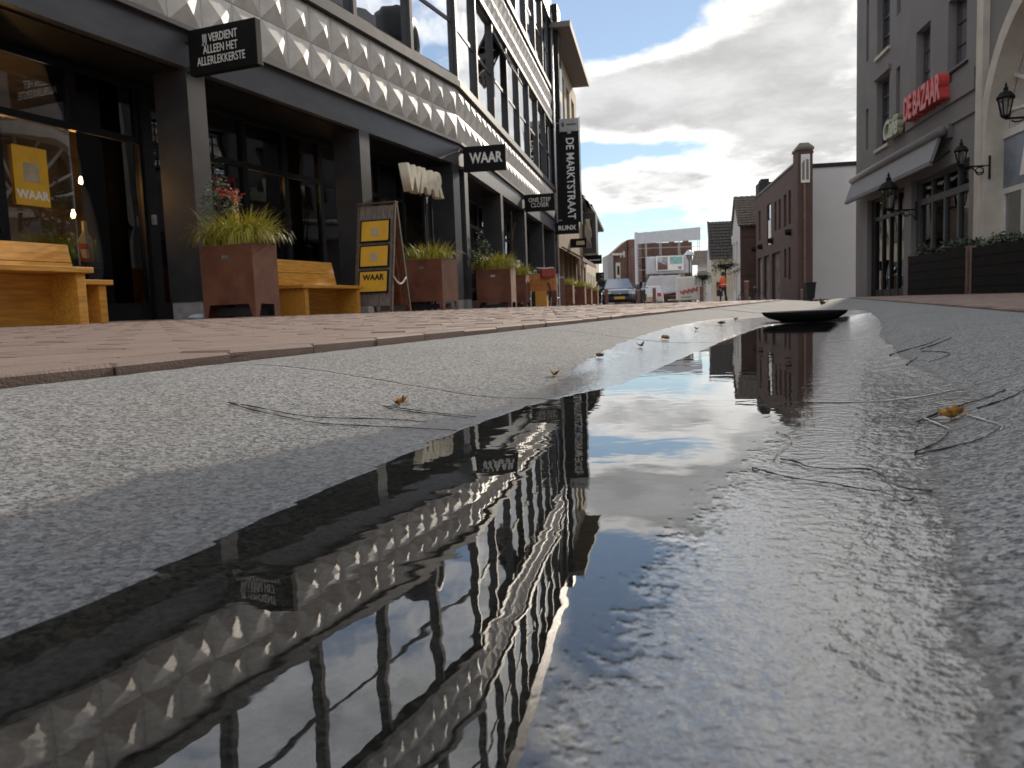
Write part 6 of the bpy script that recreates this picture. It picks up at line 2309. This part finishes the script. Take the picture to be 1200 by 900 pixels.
b = MB(); b.hexa([(.02, -.1, -.25), (.2, -.1, -.25), (.2, -.02, -.25), (.02, -.02, -.25)], [(-.05, -.1, .1), (.25, -.1, .1), (.25, -.02, .1), (-.05, -.02, .1)]); b.build('green_hem', M['bottle'], t_)
b = MB(); b.tube([(-.25, 0, .80), (0, 0, .92), (.25, 0, .80)], .01, 5); b.tube([(0, 0, .92), (0, 0, 1.2)], .006, 5); b.build('hanger', M['steel'], t_)
t_ = thing('litter', 'crumpled pale blue plastic bag at the foot of the first column', 'litter', FL1 @ T(-7.75, -.12, ZB))
b = MB()
vs, fs = [], []
for j in range(6):
    for i in range(10):
        a, e_ = i * 2 * math.pi / 10, -.3 + j * .36
        r_ = .10 * math.cos(e_) * (1 + .35 * noise.noise((i * 1.3, j * 1.1, 2)))
        vs.append((r_ * math.cos(a) * 1.6, r_ * math.sin(a), .025 + .045 * math.sin(e_) * (1 + .4 * noise.noise((i, j, 5)))))
for j in range(5):
    for i in range(10):
        fs.append((j * 10 + i, j * 10 + (i + 1) % 10, (j + 1) * 10 + (i + 1) % 10, (j + 1) * 10 + i))
b.add(vs, fs); b.build('bag', mat('pale_blue_plastic', (.42, .52, .62), .4), t_)
# dark terrace parasol posts / cluster beyond
for (s_, o_, lb) in ((9.0, -.2, 'grey-green clipped shrub on the terrace behind the seated person'),):
    t_ = thing('terrace_shrub', lb, 'shrub', FL2 @ T(s_, o_, .0))
    rnd = random.Random(9)
    b = MB(); b.lathe([(.18, 0), (.22, .45), (.001, .45)], n=12); b.build('pot', M['charcoal'], t_)
    b = MB(); leafy(b, (0, 0, .85), (.42, .42, .42), 420, rnd, .045, .2); b.build('foliage', M['leaf_grey'], t_)
    b = MB(); b.tube([(0, 0, .4), (0, 0, .9)], .02, 6); b.build('stem', M['twig'], t_)

# ------------------------------------------------------------------ things lying in the gutter
def on_gutter(px, py, lift=0.0):
    z = 0.0
    for _ in range(14):
        p = on_z(px, py, z)
        u, v_ = uv(p)
        if u < UL or u > UR:
            zn = gz(p.x, p.y)
        else:
            zn = gutter_z(u, v_)
        z = z * .5 + min(zn, .075) * .5
    p = on_z(px, py, z)
    return Vector((p.x, p.y, z + lift))


# black dish-shaped drain
Pd = on_z(943, 378, 0.0)
t_ = thing('drain_dish', 'shallow black dish-shaped iron drain at the far end of the puddle', 'drain', Matrix.Translation((Pd.x + .06, Pd.y + .17, 0.0)))
rr = .5 * 95 / F * (Pd.y + .17) * 1.0
prof = [(rr * .45, -.002), (rr * .62, .006), (rr * .82, .016), (rr * .95, .030), (rr, .044), (rr * .985, .0455), (rr * .93, .042), (rr * .7, .036), (rr * .3, .022), (.001, .022)]
b = MB(); b.lathe(prof, n=48); b.build('bowl', M['drain'], t_, smooth=True)
b = MB()
for k in range(12):
    a = k * math.pi / 6
    b.box(0, 0, 0, 0, 0, 0) if False else b.tube([(rr * .12 * math.cos(a), rr * .12 * math.sin(a), .027), (rr * .6 * math.cos(a), rr * .6 * math.sin(a), .033)], .004, 5)
b.build('grate', M['drain'], t_)

rl = random.Random(21)


def fallen_leaf(label, px, py, size, m_, seed, curl=1.0):
    P_ = on_gutter(px, py)
    rnd = random.Random(seed)
    rz = rnd.uniform(0, 6.28)
    n_ = 7
    vs, fs = [], []
    for i in range(n_):
        for j in range(5):
            f, g = i / (n_ - 1), j / 4 - .5
            wdt = math.sin(math.pi * min(1, f * .9 + .08)) ** .7
            x = (f - .5) * size
            y = g * size * .75 * wdt * (1 + .35 * noise.noise((i * 1.7, seed, j // 3)))
            z = curl * (abs(g) * 2) ** 1.6 * size * .34 * wdt + curl * .25 * size * (f - .5) ** 2 * 2 + .20 * size * noise.noise((i * .9, j * .9, seed))
            vs.append((x, y, z))
    for i in range(n_ - 1):
        for j in range(4):
            a = i * 5 + j
            fs.append((a, a + 1, a + 6, a + 5))
    b = MB(); b.add(vs, fs)
    t2 = thing('fallen_leaf', label, 'leaf', Matrix.Translation(P_ + Vector((0, 0, .0008 + .05 * size))) @ Matrix.Rotation(rz, 4, 'Z') @ Matrix.Rotation(rnd.uniform(-.4, .4), 4, 'X'), 'fallen leaves in the gutter')
    o = b.build('blade', m_, t2, smooth=True)
    so_ = o.modifiers.new('thickness', 'SOLIDIFY'); so_.thickness = .0006
    b = MB(); b.tube([(-.5 * size, 0, .05 * size), (-.62 * size, .03 * size, .10 * size), (-.75 * size, .02 * size, .05 * size)], .03 * size, 5); b.build('leaf_stalk', m_, t2)


for (px, py, wpx, m_, lb) in ((470, 475, 15, M['leaf_fall'], 'bright yellow curled leaf on the dry granite left of the puddle'), (650, 441, 12, M['leaf_fall'], 'orange leaf on the wet film left of the sky reflection'),
                              (703, 419, 8, M['leaf_brown'], 'small round brown leaf at the edge of the wet film'), (752, 407, 9, M['leaf_brown'], 'flat dark leaf scrap beside the wet edge'),
                              (780, 398, 8, M['leaf_fall'], 'small tan leaf in the bright far wet film'), (816, 387, 6, M['leaf_brown'], 'tiny dark leaf far along the wet film'),
                              (845, 380.5, 7, M['leaf_brown'], 'tiny flat leaf near the drain'), (862, 375.5, 6, M['leaf_brown'], 'farthest tiny leaf at the wet edge left of the drain'),
                              (1115, 491, 20, M['leaf_fall'], 'large curled brown-yellow leaf among wet stalks on the right'), (963, 357.5, 10, M['leaf_brown'], 'dark leaf lying beyond the drain')):
    P_ = on_gutter(px, py)
    fallen_leaf(lb, px, py, wpx / F * (P_ - CAMP).length * 1.25, m_, int(px * 7 + py), 1.2)


def stalk(label, lines, r_=.0011, m_=None):
    P0 = on_gutter(*lines[0][0])
    t2 = thing('dry_stalk', label, 'stalk', Matrix.Translation(P0), 'thin stalks on the granite')
    for ln in lines:
        pl = [Vector((x, y, 0)) for x, y in ln]
        for _ in range(2):
            pl = [pl[0]] + [q for a_, b_ in zip(pl[:-1], pl[1:]) for q in (a_.lerp(b_, .25), a_.lerp(b_, .75))] + [pl[-1]]
        pts = [on_gutter(q.x, q.y, .0012) - P0 for q in pl]
        dn = []
        for i in range(len(pts) - 1):
            for k in range(2):
                q = pts[i].lerp(pts[i + 1], k / 2)
                j_ = r_ * .5
                dn.append(q + Vector((rl.uniform(-j_, j_), rl.uniform(-j_, j_), rl.uniform(-.2, .5) * j_)))
        dn.append(pts[-1])
        d0 = max(.25, (P0 + dn[len(dn) // 2] - CAMP).length)
        rr_ = [r_ * .72 * (d0 / .8) * (.40 + .9 * abs(math.sin(i * .37 + 1) * math.sin(i * .11 + .6)) * (1.1 - .7 * (i / len(dn))) + rl.uniform(0, .25)) for i in range(len(dn))]
        b = MB(); b.tube(dn, rr_, 5); b.build('stem', m_ or M['stalk'], t2, smooth=True)


stalk('long thin double stalk on the dry granite at left', [[(268, 473), (300, 478), (340, 487), (375, 491), (420, 491.5), (470, 493), (500, 496)], [(270, 474), (300, 483), (340, 491), (375, 498), (420, 500), (470, 502), (535, 506)]], .0008)
stalk('thin stalk under the bright yellow leaf', [[(448, 477), (480, 481), (520, 486), (558, 490)], [(452, 479), (490, 485), (530, 489), (548, 491)]], .0007)
stalk('bent pair of wet dark stalks on the rippled wet stone', [[(882, 550), (905, 557), (930, 563), (960, 566), (990, 572), (1020, 577), (1040, 580), (1056, 589), (1066, 590), (1072, 585)], [(915, 540), (935, 543), (945, 549), (970, 552), (1015, 551), (1030, 556), (1045, 570), (1060, 575), (1092, 578)]], .0011)
stalk('dark stalks framing the large leaf on the right', [[(1072, 532), (1090, 525), (1105, 516), (1112, 508)], [(1075, 496), (1095, 487), (1130, 475), (1160, 467), (1178, 458)], [(1145, 480), (1165, 474), (1185, 467), (1205, 456)], [(1072, 535), (1110, 527), (1150, 517), (1165, 508), (1172, 503)]], .0011)
stalk('stalk pieces painted pale as sky glints beside the large leaf', [[(1084, 492), (1098, 498), (1112, 504)], [(1134, 488), (1150, 493), (1168, 498), (1176, 501), (1172, 506)]], .0010, mat('painted_stalk_glint', (.62, .60, .56), .2))  # pale colour stands in for white sky glints on the wet stems
stalk('curved stalk painted pale as a glint at the right edge of the sky reflection', [[(910, 507), (924, 511), (929, 518), (920, 526), (910, 533), (906, 540)]], .0009, mat('painted_curve_glint', (.55, .52, .46), .25))  # painted highlight: the glint along the stem is its base colour
stalk('faint far stalks on the dry granite at upper right', [[(1042, 417), (1060, 411), (1085, 405), (1102, 397)], [(1078, 410), (1095, 405), (1116, 396)], [(1080, 412), (1115, 413), (1110, 419), (1088, 425)], [(1062, 428), (1068, 424), (1075, 420)]], .0007)
